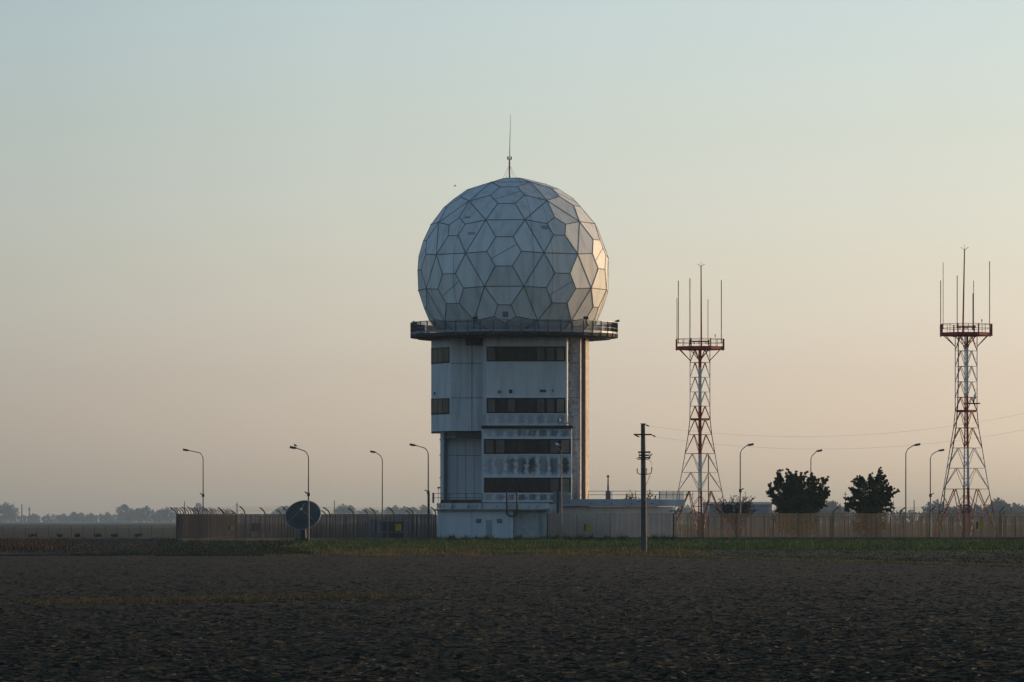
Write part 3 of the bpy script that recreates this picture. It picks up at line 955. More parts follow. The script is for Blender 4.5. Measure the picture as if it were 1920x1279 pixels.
def lattice_mast(label, cx, Y, rows, deck, ants, mast, red_rows, ladder_px=None, dish=False):
    """rows: (py, half width px) from the deck down to the ground; deck: (py_rail, py_top, py_bottom, half px)"""
    xc = X(cx, Y); s_ = Y / F
    root = empty('lattice_mast', (xc, Y, 0), label, 'radio mast', 'red and white lattice masts')
    pm = paint_bands('daymark_paint', [Z(p, Y) for p in red_rows])
    lv = [(max(Z(py, Y), 0), hw * s_) for py, hw in rows]
    rot = R(0.8)
    def corner(k, hw, z):
        a = k * math.pi / 2 + rot
        return Vector((xc + hw * math.cos(a), Y + hw * math.sin(a), z))
    for k in range(4):
        lg = MB()
        for (z0, h0), (z1, h1) in zip(lv[:-1], lv[1:]):
            th = .075 if k in (0, 2) else (.20 if k == 3 else .12)
            lg.bar(corner(k, h0, z0), corner(k, h1, z1), th)
        lg.build('leg', pm, root)
    br = MB()
    for i, ((z0, h0), (z1, h1)) in enumerate(zip(lv[:-1], lv[1:])):
        for k in range(4):
            a0, b0 = corner(k, h0, z0), corner(k + 1, h0, z0)
            a1, b1 = corner(k, h1, z1), corner(k + 1, h1, z1)
            mid = (a0 + b0) / 2
            br.bar(a0, b0, .05)
            if i < len(lv) - 2:
                br.bar(mid, a1, .052); br.bar(mid, b1, .052)
                q1, q2 = a0.lerp(a1, .5), mid.lerp(a1, .5)
                br.bar(q1, q2, .028)
                q1, q2 = b0.lerp(b1, .5), mid.lerp(b1, .5)
                br.bar(q1, q2, .028)
            else:
                br.bar(mid, a1, .07); br.bar(mid, b1, .07)
                for f_ in (.32, .62):
                    q1, q2 = a0.lerp(a1, f_), mid.lerp(a1, f_); br.bar(q1, q2, .05); br.bar(a0.lerp(a1, f_ - .22), q2, .04)
                    q1, q2 = b0.lerp(b1, f_), mid.lerp(b1, f_); br.bar(q1, q2, .05); br.bar(b0.lerp(b1, f_ - .22), q2, .04)
    br.build('bracing', pm, root)
    # cable ladder up the middle
    zt = Z(deck[2], Y)
    cl = MB()
    cl.box(xc - .17, xc - .12, Y - .1, Y - .05, .2, zt); cl.box(xc + .06, xc + .11, Y - .1, Y - .05, .2, zt)
    for k in range(int(zt / .33)): cl.box(xc - .16, xc + .10, Y - .09, Y - .06, .3 + k * .33, .34 + k * .33)
    cl.build('ladder', pm, root)
    cb = MB()
    if ladder_px:
        cb.tube([Vector((X(p, Y), Y - .5, max(Z(q, Y), .2))) for p, q in ladder_px], .055, 6)
    else:
        cb.tube([(xc + .3, Y - .3, zt), (xc + .3, Y - .3, .3)], .03, 6)
    cb.build('cable', M['dark'], root)
    # rest platform
    zp = Z(rows[[r[0] for r in rows].index(next(r[0] for r in rows if r[0] > 765))][0], Y)
    hw = next(r[1] for r in rows if r[0] > 765) * s_
    MB().prism([tuple(corner(k, hw * .92, 0).xy) for k in range(4)], zp - .1, zp + .12).build('rest_platform', pm, root)
    # deck, octagonal
    pr, pt, pb, hd = deck
    Rr = hd * s_ / math.cos(math.pi / 8)
    octo = [(xc + Rr * math.cos(math.pi / 8 + k * math.pi / 4), Y + Rr * math.sin(math.pi / 8 + k * math.pi / 4)) for k in range(8)]
    zt_, zb = Z(pt, Y), Z(pb, Y)
    dk = MB().prism(octo, zb, zt_).build('deck', pm, root)
    dr = MB()
    zr = Z(pr, Y)
    for k in range(8):
        a, b = octo[k], octo[(k + 1) % 8]
        dr.box(a[0] - .06, a[0] + .06, a[1] - .06, a[1] + .06, zb - .05, zr)
        m_ = ((a[0] + b[0]) / 2, (a[1] + b[1]) / 2)
        dr.box(m_[0] - .025, m_[0] + .025, m_[1] - .025, m_[1] + .025, zt_, zr)
        for zz in (zr, (zr + zt_) / 2): dr.bar((*a, zz), (*b, zz), .045)
    dr.build('railing', pm, root)
    cr = MB()
    zk = Z(pb + 20, Y)
    for k in range(8):
        cr.bar((*[octo[k][0] * .85 + xc * .15, octo[k][1] * .85 + Y * .15], zb), corner((k + 1) // 2, rows[0][1] * s_, zk), .06)
    cr.build('deck_strut', pm, root)
    up = MB(); up.box(xc - .95, xc + .95, Y - .05, Y + .05, zr - .30, zr - .18)
    for dx in (-.6, -.1, .1, .6): up.box(xc + dx - .05, xc + dx + .05, Y - .05, Y + .05, zr - .45, zr - .302)
    up.build('cross_beam', pm, root)
    for (px, py, kk, th) in ants:
        a = octo[kk]
        x_ = X(px, Y)
        MB().tube([(x_, a[1], zt_ + .3), (x_, a[1], Z(py, Y))], th, 6).build('whip_antenna', M['galv'], root)
    xm0, xm1, pym = mast
    mm = MB().tube([(X(xm0, Y), Y, zt_), (X(xm1, Y), Y, Z(pym + 4, Y))], [.09, .055], 8).build('top_mast', pm, root)
    pr_ = MB()
    zz = Z(pym + 6, Y)
    for a in range(4):
        an = a * math.pi / 2 + .6
        pr_.tube([(X(xm1, Y), Y, zz), (X(xm1, Y) + .52 * math.cos(an), Y + .52 * math.sin(an), zz + .28)], .014, 4)
    pr_.tube([(X(xm1, Y), Y, zz), (X(xm1, Y), Y, zz + .55)], .014, 4)
    pr_.build('lightning_prong', M['dark'], mm)
    lm = MB(); lx = X(cx + 28, Y)
    lm.tube([(lx, Y - 1, zr - .1), (lx, Y - 1, zr + .25)], .02, 5); lm.tube([(lx, Y - 1, zr + .2), (lx, Y - 1, zr + .45)], .07, 8)
    lm.build('warning_light', M['white'], root)
    if dish:
        zz = Z(757, Y)
        db = MB(); db.bar((xc - .1, Y - .8, zz), (xc + 1.3, Y - .8, zz), .16, .12); db.bar((xc + .65, Y - .8, zz), (xc + .75, Y - .8, zz + .85), .12)
        d_ = db.build('dish_bracket', M['dark'], root)
        MB().ellipsoid((xc + .82, Y - .85, zz + .72), (.12, .28, .3)).build('dish', M['white'], d_)
    return root
lattice_mast('slender red and white lattice mast just right of the wooden power pole', 1312.5, 540,
             [(655, 18.6), (680, 18.6), (707.5, 18.6), (735, 18.6), (761.5, 18.6), (786.5, 19), (815, 22), (850.5, 28), (886, 34), (921, 41), (1012, 57)],
             (636, 650, 656, 44),
             [(1270, 558, 3, .04), (1271.5, 527, 4, .055), (1292.3, 524, 5, .055), (1296, 560, 2, .04), (1329.2, 559, 1, .04), (1352, 526, 7, .055)],
             (1315, 1314.5, 494), [921, 852, 762, 690], [(1328, 1010), (1328, 852)])
lattice_mast('taller red and white lattice mast at the far right end of the compound', 1811.5, 517,
             [(629, 20.5), (658, 20.5), (687, 20.5), (716, 20.5), (745, 20.5), (771, 20.5), (802.5, 23.5), (840, 30), (878, 36), (917, 42.5), (1012, 61)],
             (608, 624, 630, 46.5),
             [(1765.5, 525, 3, .05), (1767, 493, 4, .035), (1791, 519, 5, .05), (1828.5, 548, 2, .06), (1829.7, 524, 1, .04), (1854, 491, 7, .05)],
             (1805.5, 1808.5, 463), [917, 842, 745, 655], [(1763, 1010), (1771, 917), (1779, 878), (1786, 840), (1792, 800), (1795, 760), (1796, 700), (1796, 632)], dish=True)

# ------------------------------------------------------------------ street lamps
def lamp_mesh(label, px, Y, side, pole_top_py, arm_px, group='street lamps around the compound', box_py=None, thick=False, bright=False):
    x = X(px, Y); s_ = Y / F
    root = empty('street_lamp', (x, Y, 0), label, 'street lamp', group)
    zt = Z(pole_top_py, Y)
    L = arm_px * s_
    pts = [(x, Y, 0), (x, Y, zt * .5), (x, Y, zt - 1.0)]
    for a in (20, 45, 70):
        pts.append((x + side * .55 * (1 - math.cos(R(a))), Y, zt - 1.0 + .72 * math.sin(R(a))))
    pts.append((x + side * (L - .55), Y, zt - .08))
    rr = [.075, .065, .05, .045, .045, .042, .038]
    MB().tube(pts, rr, 8).build('pole', mat('lamp_pole_steel', (.15, .145, .14), var=.2, scale=2, rough=.5) if 'lamp_pole_steel' not in bpy.data.materials else bpy.data.materials['lamp_pole_steel'], root)
    hd = MB()
    hl = .34 if bright else .62
    x0, x1 = x + side * (L - hl), x + side * L
    c0 = Vector((x0, Y, zt - .10)); c1 = Vector((x1, Y, zt + .02))
    k_ = .7 if bright else 1
    hd.bar(c0, c0.lerp(c1, .25), .18 * k_, .12); hd.bar(c0.lerp(c1, .2), c1, .30 * k_, .18)
    head = hd.build('lamp_head', M['white'] if bright else M['dark'], root)
    MB().bar(c0.lerp(c1, .3) - Vector((0, 0, .10)), c0.lerp(c1, .95) - Vector((0, 0, .10)), .22, .04).build('lamp_glass', M['galv'], head)
    if thick:
        MB().tube([(x + .03, Y, 0), (x + .03, Y, Z(926, Y))], .11, 8).build('lower_sleeve', M['dark'], root)
    if box_py:
        b = MB(); zb = Z(box_py, Y)
        b.box(x - .12, x + .12, Y - .16, Y + .12, zb - .16, zb + .14)
        bo = b.build('camera_box', M['dark'], root)
        MB().bar((x - side * -.05, Y, zb + .05), (x + side * .33, Y, zb + .22), .10).build('camera_arm', M['dark'], bo)
    return root
lamp_mesh('street lamp nearest the compound corner, arm pointing left with a camera on its pole', 381, 533, -1, 843, 38, box_py=929)
l2 = lamp_mesh('street lamp rising before the satellite dish with a bird on its head', 578.5, 463, -1, 838.5, 35, box_py=927)
lamp_mesh('plain thin street lamp over the grey cabinet, halfway between dish and tower', 717, 550, -1, 846.5, 23)
lamp_mesh('street lamp hard against the tower block with thick black lower pole', 803, 500, -1, 833.5, 35, box_py=923, thick=True)
lamp_mesh('small bright-headed street lamp in front of the tower windows', 1052.5, 489, -1, 832, 11, bright=True)
lamp_mesh('street lamp right of the slender lattice mast, arm pointing right', 1388, 500, 1, 833, 25, box_py=920)
lamp_mesh('street lamp half hidden behind the wide leafy tree', 1520.5, 545, 1, 844.5, 21)
lamp_mesh('taller street lamp right of the narrow tree', 1698.5, 500, 1, 833, 27)
lamp_mesh('shorter street lamp beside the taller lattice mast with two boxes', 1744.5, 537, 1, 843.5, 26, box_py=929)

def bird(name, px, py, Y, label, flying=False):
    x, z = X(px, Y), Z(py, Y)
    mb = MB()
    if flying:
        mb.ellipsoid((x, Y, z), (.16, .07, .05), 10, 6)
        mb.ellipsoid((x - .17, Y, z + .04), (.05, .04, .035), 8, 6)
        for s_ in (-1, 1):
            mb.add([(x - .06, Y, z + .02), (x + .08, Y, z + .02), (x + .14, Y + s_ * .42, z + .16), (x + .02, Y + s_ * .36, z + .16)], [(0, 1, 2, 3)])
            mb.add([(x - .06, Y, z + .01), (x + .08, Y, z + .01), (x + .14, Y + s_ * .42, z + .15), (x + .02, Y + s_ * .36, z + .15)], [(3, 2, 1, 0)])
        mb.add([(x + .12, Y - .03, z), (x + .3, Y - .06, z - .05), (x + .3, Y + .06, z - .05), (x + .12, Y + .03, z)], [(0, 1, 2, 3)])
    else:
        mb.ellipsoid((x, Y, z), (.13, .07, .08), 10, 6)
        mb.ellipsoid((x - .08, Y, z + .11), (.055, .045, .05), 8, 6)
        mb.bar((x + .08, Y, z), (x + .24, Y, z - .06), .06, .02)
        for s_ in (-.02, .02): mb.bar((x, Y + s_, z - .06), (x, Y + s_, z - .13), .012)
    if flying:
        mb.v = [(x + (a_ - x) * .62, Y + (b_ - Y) * .62, z + (c_ - z) * .62) for a_, b_, c_ in mb.v]
    o = mb.build(name, mat('bird_feathers', (.10, .10, .10), rough=.8), None, (x, Y, z))
    return tag(o, label, 'bird')
bird('bird', 554, 835.5, 463, 'small dark bird perched on the lamp head above the dish')
bird('bird', 853, 349, 495, 'tiny bird flying left of the dome top', True)

# ------------------------------------------------------------------ satellite dish
def build_dish():
    Y = 466.0; cx, cy = 568, 966
    x, z = X(cx, Y), Z(cy, Y)
    root = empty('satellite_dish', (x, Y + 1.2, 0), 'big dark satellite dish tilted up before the left fence', 'satellite dish')
    rr = 33.5 * Y / F
    n, nr = 36, 8
    tilt = R(36); yaw = R(-10)
    rot = Matrix.Rotation(yaw, 3, 'Z') @ Matrix.Rotation(tilt, 3, 'X')    # opening looks towards -Y
    rot = Matrix.Rotation(yaw, 3, 'Z') @ Matrix.Rotation(-tilt, 3, 'X')
    def P(r, a, off=0):
        v = Vector((r * math.cos(a), .30 * (1 - (r / rr) ** 2) * rr * 1.25 + off, r * math.sin(a)))
        return Vector((x, Y, z)) + rot @ v
    for nm, off, m_ in (('reflector', 0, mat('dish_reflector', (.050, .054, .050), var=.35, scale=.8, rough=.4, spec=.35)), ('reflector_back', .05, M['dark'])):
        vs, fs = [P(0, 0, off)], []
        for j in range(1, nr + 1):
            for i in range(n): vs.append(P(rr * j / nr, 2 * math.pi * i / n, off))
        for i in range(n): fs.append((0, 1 + i, 1 + (i + 1) % n))
        for j in range(nr - 1):
            for i in range(n):
                a, b = 1 + j * n + i, 1 + j * n + (i + 1) % n
                fs.append((a, a + n, b + n, b))
        MB().add(vs, fs, True).build(nm, m_, root)
    rim = MB()
    pts = [P(rr, 2 * math.pi * i / n) for i in range(n)] + [P(rr, 0)]
    rim.tube(pts, .05, 6, False); rim.build('rim', M['galv'], root)
    foc = Vector((x, Y, z)) + rot @ Vector((0, -.85, 0))
    fd = MB()
    fd.ellipsoid(foc, (.11, .16, .11))
    feed = fd.build('feed_horn', M['white'], root)
    st = MB()
    for a in (R(90), R(210), R(330)): st.tube([P(rr * .92, a), foc], .03, 5)
    st.build('feed_strut', M['galv'], feed)
    bs = MB(); bs.tube([(x, Y + 1.3, 0), (x, Y + 1.2, z - .5)], [.28, .2], 12)
    bs.bar((x, Y + 1.2, z - .6), Vector((x, Y, z)) + rot @ Vector((0, .7, 0)), .25)
    bs.box(x - .7, x + .7, Y + .6, Y + 2, 0, .3)
    bs.build('pedestal', M['dark'], root)
build_dish()

def build_cabinet():
    Y = 500.0
    root = empty('equipment_cabinet', (X(730, Y), Y, 0), 'pale grey steel frame cabinet behind the dark fence below the plain lamp', 'cabinet')
    m = mat('cabinet_paint', (.42, .42, .46), var=.12, scale=2, rough=.6)
    z1 = Z(975, Y)
    MB().box(X(687, Y), X(714, Y), Y, Y + 1.5, Z(1000, Y), z1).build('door', m, root)
    fr = MB()
    for a, b in ((687, 689), (712, 715.5), (726, 727.5), (757, 760), (771, 777)): fr.box(X(a, Y), X(b, Y), Y + .02, Y + .2, .05, z1 - .02)
    fr.box(X(715, Y), X(777, Y), Y + .015, Y + .15, Z(999, Y), Z(996.5, Y)); fr.box(X(715, Y), X(777, Y), Y + .03, Y + 1.5, z1 - .1, z1 - .003)
    fr.box(X(763, Y), X(776.5, Y), Y + .05, Y + .3, Z(996, Y), z1 - .1)
    fr.build('frame', m, root)
    MB().box(X(716, Y), X(757, Y), Y + .5, Y + 1.4, .05, z1 - .15).build('dark_unit', M['dark'], root)
    r2 = empty('junction_box', (X(483, 480), 480, 0), 'small dark junction box with white lower panel behind the left part of dark fence', 'junction box')
    MB().box(X(471, 482), X(487, 482), 482, 482.6, Z(996, 482), Z(981, 482)).build('body', M['dark'], r2)
    MB().box(X(471.5, 482), X(480, 482), 481.9, 482.5, Z(1007, 482), Z(997, 482)).build('lower_panel', m, r2)
    MB().box(X(491, 482), X(496, 482), 482, 482.5, Z(1010, 482), Z(997, 482)).build('side_panel', m, r2)
build_cabinet()
# low white post pair at the annexe corner
tp = empty('marker_posts', (X(1275, 494), 495, 0), 'short pale twin marker posts at the fence foot by the annexe end', 'post')
for a in (1273, 1277.6):
    MB().tube([(X(a, 495), 495, 0), (X(a, 495), 495, Z(995, 495))], .055, 8).build('post', M['white'], tp)

# ------------------------------------------------------------------ wooden power pole and lines
def power_pole(px, Y, label):
    x = X(px, Y)
    root = empty('power_pole', (x, Y, 0), label, 'power pole', 'power poles of the line over the field')
    dx = x - X(1206.5, Y)
    def XX(p): return X(p, Y) + dx
    MB().tube([(XX(1207.6), Y, -.1), (XX(1206.8), Y, 3), (XX(1205.6), Y, Z(795, Y))], [.175, .155, .118], 14).build('pole', M['pole_conc'], root)
    ca = MB(); ca.box(XX(1188), XX(1222), Y - .2, Y - .13, Z(816.3, Y), Z(813.6, Y)); ca.build('crossarm', M['dark'], root)
    MB().box(XX(1201), XX(1211), Y - .14, Y + .14, Z(795, Y), Z(794, Y)).build('cap', M['dark'], root)
    for (a, b, c, d) in ((1209, 796, 1217, 799.5), (1221.5, 815.5, 1229, 819), (1189.5, 816, 1199, 819.5)):
        i = MB()
        p, q = Vector((XX(a), Y - .15, Z(b, Y))), Vector((XX(c), Y - .15, Z(d, Y)))
        i.tube([p, q], .02, 6)
        for t_ in (.4, .6, .8): i.ellipsoid(p.lerp(q, t_), (.045, .045, .04), 8, 6)
        i.build('insulator', M['dark'], root)
    sw = MB()
    for (a, b, p0, p1) in ((1196.5, 1219.5, 849.5, 846.5), (1196.5, 1219.5, 860, 857), (1198, 1217, 855.2, 852.4)):
        sw.box(XX(a), XX(b), Y - .32, Y - .16, Z(p0, Y), Z(p1, Y))
    for a in (1197.5, 1218): sw.box(XX(a), XX(a + .9), Y - .3, Y - .2, Z(859, Y), Z(847, Y))
    sw.bar((XX(1217), Y - .24, Z(857, Y)), (XX(1223), Y - .24, Z(851, Y)), .05)
    sw.tube([(XX(1193), Y - .2, Z(859, Y)), (XX(1196), Y - .2, Z(861.5, Y)), (XX(1201), Y - .2, Z(861.5, Y)), (XX(1215), Y - .2, Z(861.5, Y)), (XX(1219), Y - .2, Z(858, Y))], .022, 5)
    sw.build('switch_gear', M['dark'], root)
    fk = MB()
    fk.tube([(XX(1194.5), Y - .2, Z(881, Y)), (XX(1195), Y - .2, Z(887, Y)), (XX(1199), Y - .2, Z(889.3, Y)), (XX(1215), Y - .2, Z(889.3, Y)), (XX(1221), Y - .2, Z(887, Y)), (XX(1222), Y - .2, Z(879, Y))], .028, 6)
    fk.tube([(XX(1212), Y - .2, Z(889, Y)), (XX(1212), Y - .2, Z(881, Y))], .022, 5)
    for a, b in ((1194.5, 880), (1222, 878), (1212, 880)): fk.ellipsoid((XX(a), Y - .2, Z(b, Y)), (.035, .035, .06), 8, 6)
    fk.build('forked_bracket', M['dark'], root)
    cb = MB()
    cb.tube([(XX(1219), Y - .22, Z(890, Y)), (XX(1215), Y - .2, Z(900, Y)), (XX(1210), Y - .18, Z(912, Y)), (XX(1210), Y - .17, Z(1000, Y))], .014, 5)
    cb.tube([(XX(1216), Y - .25, Z(861, Y)), (XX(1222), Y - .25, Z(868, Y)), (XX(1222), Y - .25, Z(878, Y))], .01, 4)
    cb.build('cable', M['dark'], root)
    return root
power_pole(1206.5, 300, 'power pole standing in the field in front of the annexe')
def wire(name, label, f, x0, x1, Y):
    mb = MB()
    mb.tube([(X(p, Y), Y - .15, Z(f(p), Y)) for p in np.linspace(x0, x1, 30)], .0036, 4)
    o = mb.build(name, mat('wire_aluminium', (.28, .27, .26), rough=.5), None, (X(x0, Y), Y, Z(f(x0), Y)))
    tag(o, label, 'wire', 'overhead wires from the power pole')
wire('overhead_wire', 'upper overhead wire running right from the pole top', lambda p: 818.8 - .000245 * (p - 1500) ** 2, 1217, 2160, 300)
wire('overhead_wire', 'lower overhead wire running right from the pole crossarm', lambda p: 842.3 - .000245 * (p - 1536) ** 2, 1229, 2160, 300)
power_pole(2157, 300, 'power pole standing far right along the same line')

# ------------------------------------------------------------------ trees
leaf_m = mat('leaf_green', (.015, .030, .011), var=.5, scale=.8, rough=.75, col2=(.044, .072, .024), spec=.12)
leaf_b = mat('leaf_dark_green', (.013, .024, .009), var=.5, scale=.8, rough=.75, col2=(.034, .054, .020), spec=.12)
leaf_l = mat('leaf_sparse_green', (.04, .046, .026), var=.4, scale=.8, rough=.8, col2=(.055, .065, .036))

def leaves_np(centres, radii, per, size, rg):
    """leaf quads scattered round centres"""
    c = np.repeat(centres, per, axis=0)
    rd = np.repeat(radii, per)
    n = len(c)
    d = rg.normal(size=(n, 3)); d /= np.linalg.norm(d, axis=1)[:, None] + 1e-9
    p = c + d * (rd * rg.random(n) ** .5)[:, None]
    u = rg.normal(size=(n, 3)); u /= np.linalg.norm(u, axis=1)[:, None]
    v = np.cross(u, rg.normal(size=(n, 3))); v /= np.linalg.norm(v, axis=1)[:, None]
    s_ = size * (.6 + .8 * rg.random(n))[:, None]
    q = np.stack([p - u * s_ * .5, p + v * s_ * .32, p + u * s_ * .5, p - v * s_ * .32], axis=1)
    f = np.arange(n * 4).reshape(-1, 4)
    return q.reshape(-1, 3), f

def shoot_tree(name, label, base, shoots, crown_fill, leaf, size, m, seed, trunk_r=.14, group=None, cat='tree', twigs=4):
    rg = np.random.default_rng(seed)
    root = empty(name, base, label, cat, group)
    b = Vector(base)
    tr = MB()
    cs, rs = [], []
    for (p0, p1, r0, r1) in shoots:
        p0, p1 = b + Vector(p0), b + Vector(p1)
        tr.tube([b + Vector((0, 0, .0)), b.lerp(p0, .6) + Vector((rg.uniform(-.1, .1), 0, 0)), p0, p0.lerp(p1, .5) + Vector(rg.uniform(-.06, .06, 3)), p1], [trunk_r * .6, trunk_r * .4, .05, .03, .012], 5)
        axes = [(p0, p1, r0, r1)]
        L_ = (p1 - p0).length
        for _ in range(twigs):
            q0 = p0.lerp(p1, rg.uniform(.15, .9))
            dd = ((p1 - p0).normalized() + Vector(rg.normal(size=3)) * .55).normalized()
            axes.append((q0, q0 + dd * rg.uniform(.25, .75), r0 * .45, .06))
            tr.tube([q0, axes[-1][1]], .012, 4)
        for (a0, a1, ra, rb_) in axes:
            n = max(3, int((a1 - a0).length / .15))
            bow = Vector(rg.normal(size=3)) * .10 * (a1 - a0).length
            for k in range(n + 1):
                if rg.random() < .14: continue
                t = k / n
                cs.append(a0.lerp(a1, t) + bow * math.sin(t * math.pi) + Vector(rg.normal(size=3)) * .05); rs.append((ra * (1 - t) + rb_ * t) * rg.uniform(.5, 1.35))
    for (c, r, n) in crown_fill:
        for _ in range(n):
            d = rg.normal(size=3); d /= np.linalg.norm(d)
            q = d * rg.random() ** .4
            cs.append(b + Vector((c[0] + q[0] * r[0], c[1] + q[1] * r[1], c[2] + q[2] * r[2]))); rs.append(.34 * (.7 + .6 * rg.random()))
    tr.build('trunk', M['bark'], root)
    v, f = leaves_np(np.array([tuple(c) for c in cs]), np.array(rs), leaf, size, rg)
    v[:, 2] = np.maximum(v[:, 2], .05)
    np_mesh('crown', v, f, m, 4, root)
    return root

rgt = np.random.default_rng(3)
def pxs(Y, base_px, lst):
    """shoots from pixel sketches: (px0, py0, px1, py1, r0, r1)"""
    out = []
    bx = X(base_px, Y)
    for (a, b, c, d, r0, r1) in lst:
        y0 = rgt.uniform(-1.2, 1.2)
        out.append(((X(a, Y) - bx, y0, Z(b, Y)), (X(c, Y) - bx, y0 + rgt.uniform(-.4, .4), Z(d, Y)), r0, r1))
    return out
YT = 525
t1 = pxs(YT, 1497, [
    (1460, 950, 1440, 910, .45, .12), (1470, 945, 1443, 924, .5, .16), (1462, 930, 1452, 903, .4, .10), (1470, 925, 1458, 884, .40, .08), (1476, 925, 1461, 893, .4, .1),
    (1480, 930, 1475, 880, .45, .07), (1484, 930, 1482, 886, .45, .1), (1490, 930, 1493, 884, .5, .10), (1494, 930, 1501, 887, .5, .1), (1502, 930, 1513, 885, .5, .08),
    (1508, 930, 1519, 889, .5, .09), (1512, 930, 1528, 896, .5, .09), (1516, 935, 1535, 903, .5, .1), (1522, 935, 1543, 895, .5, .07), (1526, 935, 1548, 899, .4, .06),
    (1528, 940, 1553, 913, .45, .08), (1528, 945, 1555, 920, .4, .07), (1524, 950, 1552, 928, .4, .1), (1522, 956, 1545, 941, .4, .1), (1516, 958, 1541, 947, .4, .1),
    (1474, 950, 1452, 940, .5, .2), (1480, 955, 1455, 955, .5, .2), (1486, 940, 1478, 905, .6, .2), (1500, 940, 1496, 900, .6, .2), (1466, 915, 1458, 896, .25, .05), (1457, 912, 1449, 918, .2, .1)])
shoot_tree('broad_tree', 'wide dark tree with ragged upright shoots behind the rusty fence', (X(1497, YT), YT, 0), t1,
           [((0, 0, 3.0), (2.2, 1.6, 1.9), 130), ((-.8, 0, 2.2), (1.7, 1.4, 1.6), 60), ((.5, 0, 4.0), (1.9, 1.2, 1.2), 60), ((0, 0, 1.4), (2.0, 1.4, 1.3), 70)], 46, .19, leaf_m, 21)
t2 = pxs(YT, 1632, [
    (1620, 950, 1586, 958, .5, .15), (1620, 940, 1585, 950, .45, .12), (1615, 930, 1583, 934, .4, .08), (1615, 922, 1592, 915, .4, .1), (1618, 915, 1597, 903, .4, .08),
    (1622, 912, 1606, 897, .4, .08), (1628, 915, 1612, 893, .35, .05), (1632, 915, 1634, 889, .5, .1), (1638, 912, 1648, 891, .45, .1), (1642, 908, 1653, 883, .35, .06), (1646, 912, 1660, 892, .4, .07),
    (1646, 915, 1661, 902, .4, .08), (1646, 922, 1668, 913, .4, .08), (1648, 926, 1675, 917, .35, .06), (1648, 930, 1681, 923, .35, .05), (1646, 938, 1670, 930, .4, .1), (1644, 944, 1671, 938, .4, .12),
    (1640, 950, 1672, 946, .4, .1), (1640, 956, 1668, 956, .4, .15), (1624, 930, 1600, 925, .5, .15), (1626, 945, 1595, 942, .5, .15)])
shoot_tree('tiered_tree', 'narrower dark tree with sideways tiers of twigs, left of the taller street lamp', (X(1632, YT), YT, 0), t2,
           [((0, 0, 3.2), (1.35, 1.2, 1.9), 100), ((-.2, 0, 2.2), (1.7, 1.3, 1.5), 70), ((.2, 0, 4.3), (.9, .8, .9), 30), ((0, 0, 1.2), (1.7, 1.2, 1.2), 60)], 46, .18, leaf_b, 22)
# wispy shrub
YS = 516
sh = []
for k in range(34):
    a = rgt.uniform(1345, 1420); tpx = a + rgt.uniform(-14, 14); tpy = rgt.uniform(933, 957)
    sh.append((1384 + (a - 1384) * .55, 972, tpx, tpy, .22, .05))
for (a, b) in ((1395, 931), (1410, 930), (1417, 932), (1382, 936), (1370, 934)): sh.append((1388, 960, a, b, .16, .03))
shoot_tree('wispy_shrub', 'thin straggling pale shrub beside the lamp between lattice mast and wide tree', (X(1384, YS), YS, 0), pxs(YS, 1384, sh), [((0, 0, 1.5), (1.6, .8, .8), 12)], 4, .12, leaf_l, 23, trunk_r=.05, cat='shrub', twigs=5)
sh = []
for k in range(16):
    a = rgt.uniform(1172, 1232); sh.append((a + rgt.uniform(-6, 6), 948, a, rgt.uniform(924, 937), .12, .03))
sh += [(1215, 935, 1219, 918, .1, .08), (1218, 935, 1224, 923, .12, .1), (1190, 945, 1176, 926, .05, .02), (1190, 945, 1186, 928, .08, .02)]
shoot_tree('leafy_bush', 'bare twiggy bush tops showing above the annexe roof behind the power pole', (X(1200, 524), 524, 0), pxs(524, 1200, sh), [], 5, .12, leaf_l, 24, trunk_r=.04, cat='bush', twigs=2)

# ------------------------------------------------------------------ far background
far_m = mat('far_foliage', (.028, .034, .028), var=.4, scale=.05, rough=.9)
def far_tree_mesh(seed, w_, h_, loc, label, tall=False):
    rg = np.random.default_rng(seed)
    root = empty('distant_tree', loc, label, 'tree', 'hazy trees along the horizon')
    cs, rs = [], []
    for _ in range(44):
        a = rg.uniform(0, 2 * math.pi); q = rg.random() ** .5
        z = rg.uniform(.18, 1)
        wz = math.sin(min(1, (z - .05) * 1.05) * math.pi) ** .5 * w_ / 2
        cs.append((loc[0] + q * wz * math.cos(a), loc[1] + q * wz * math.sin(a), loc[2] + z * h_ * .93)); rs.append(w_ * .17)
    v, f = leaves_np(np.array(cs), np.array(rs), 26, w_ * .10, rg)
    v[:, 2] = np.maximum(v[:, 2], .1)
    np_mesh('crown', v, f, far_m, 4, root)
    MB().tube([loc, (loc[0], loc[1], h_ * .6)], [.5, .25], 6).build('trunk', M['bark'], root)
    return root
protos = [far_tree_mesh(100 + i, w_, h_, (X(px, 3700), 3700, 0), lb) for i, (w_, h_, px, lb) in enumerate((
    (17, 14, 12, 'rounded hazy tree standing alone at the left edge of the horizon'),
    (12, 13, 232, 'taller hazy tree in the clump left of the compound corner'),
    (9, 15, 373, 'narrow hazy tree seen just beyond the corner lamp pole'),
    (14, 11, 650, 'broad hazy tree above the dark fence right of the dish')))]
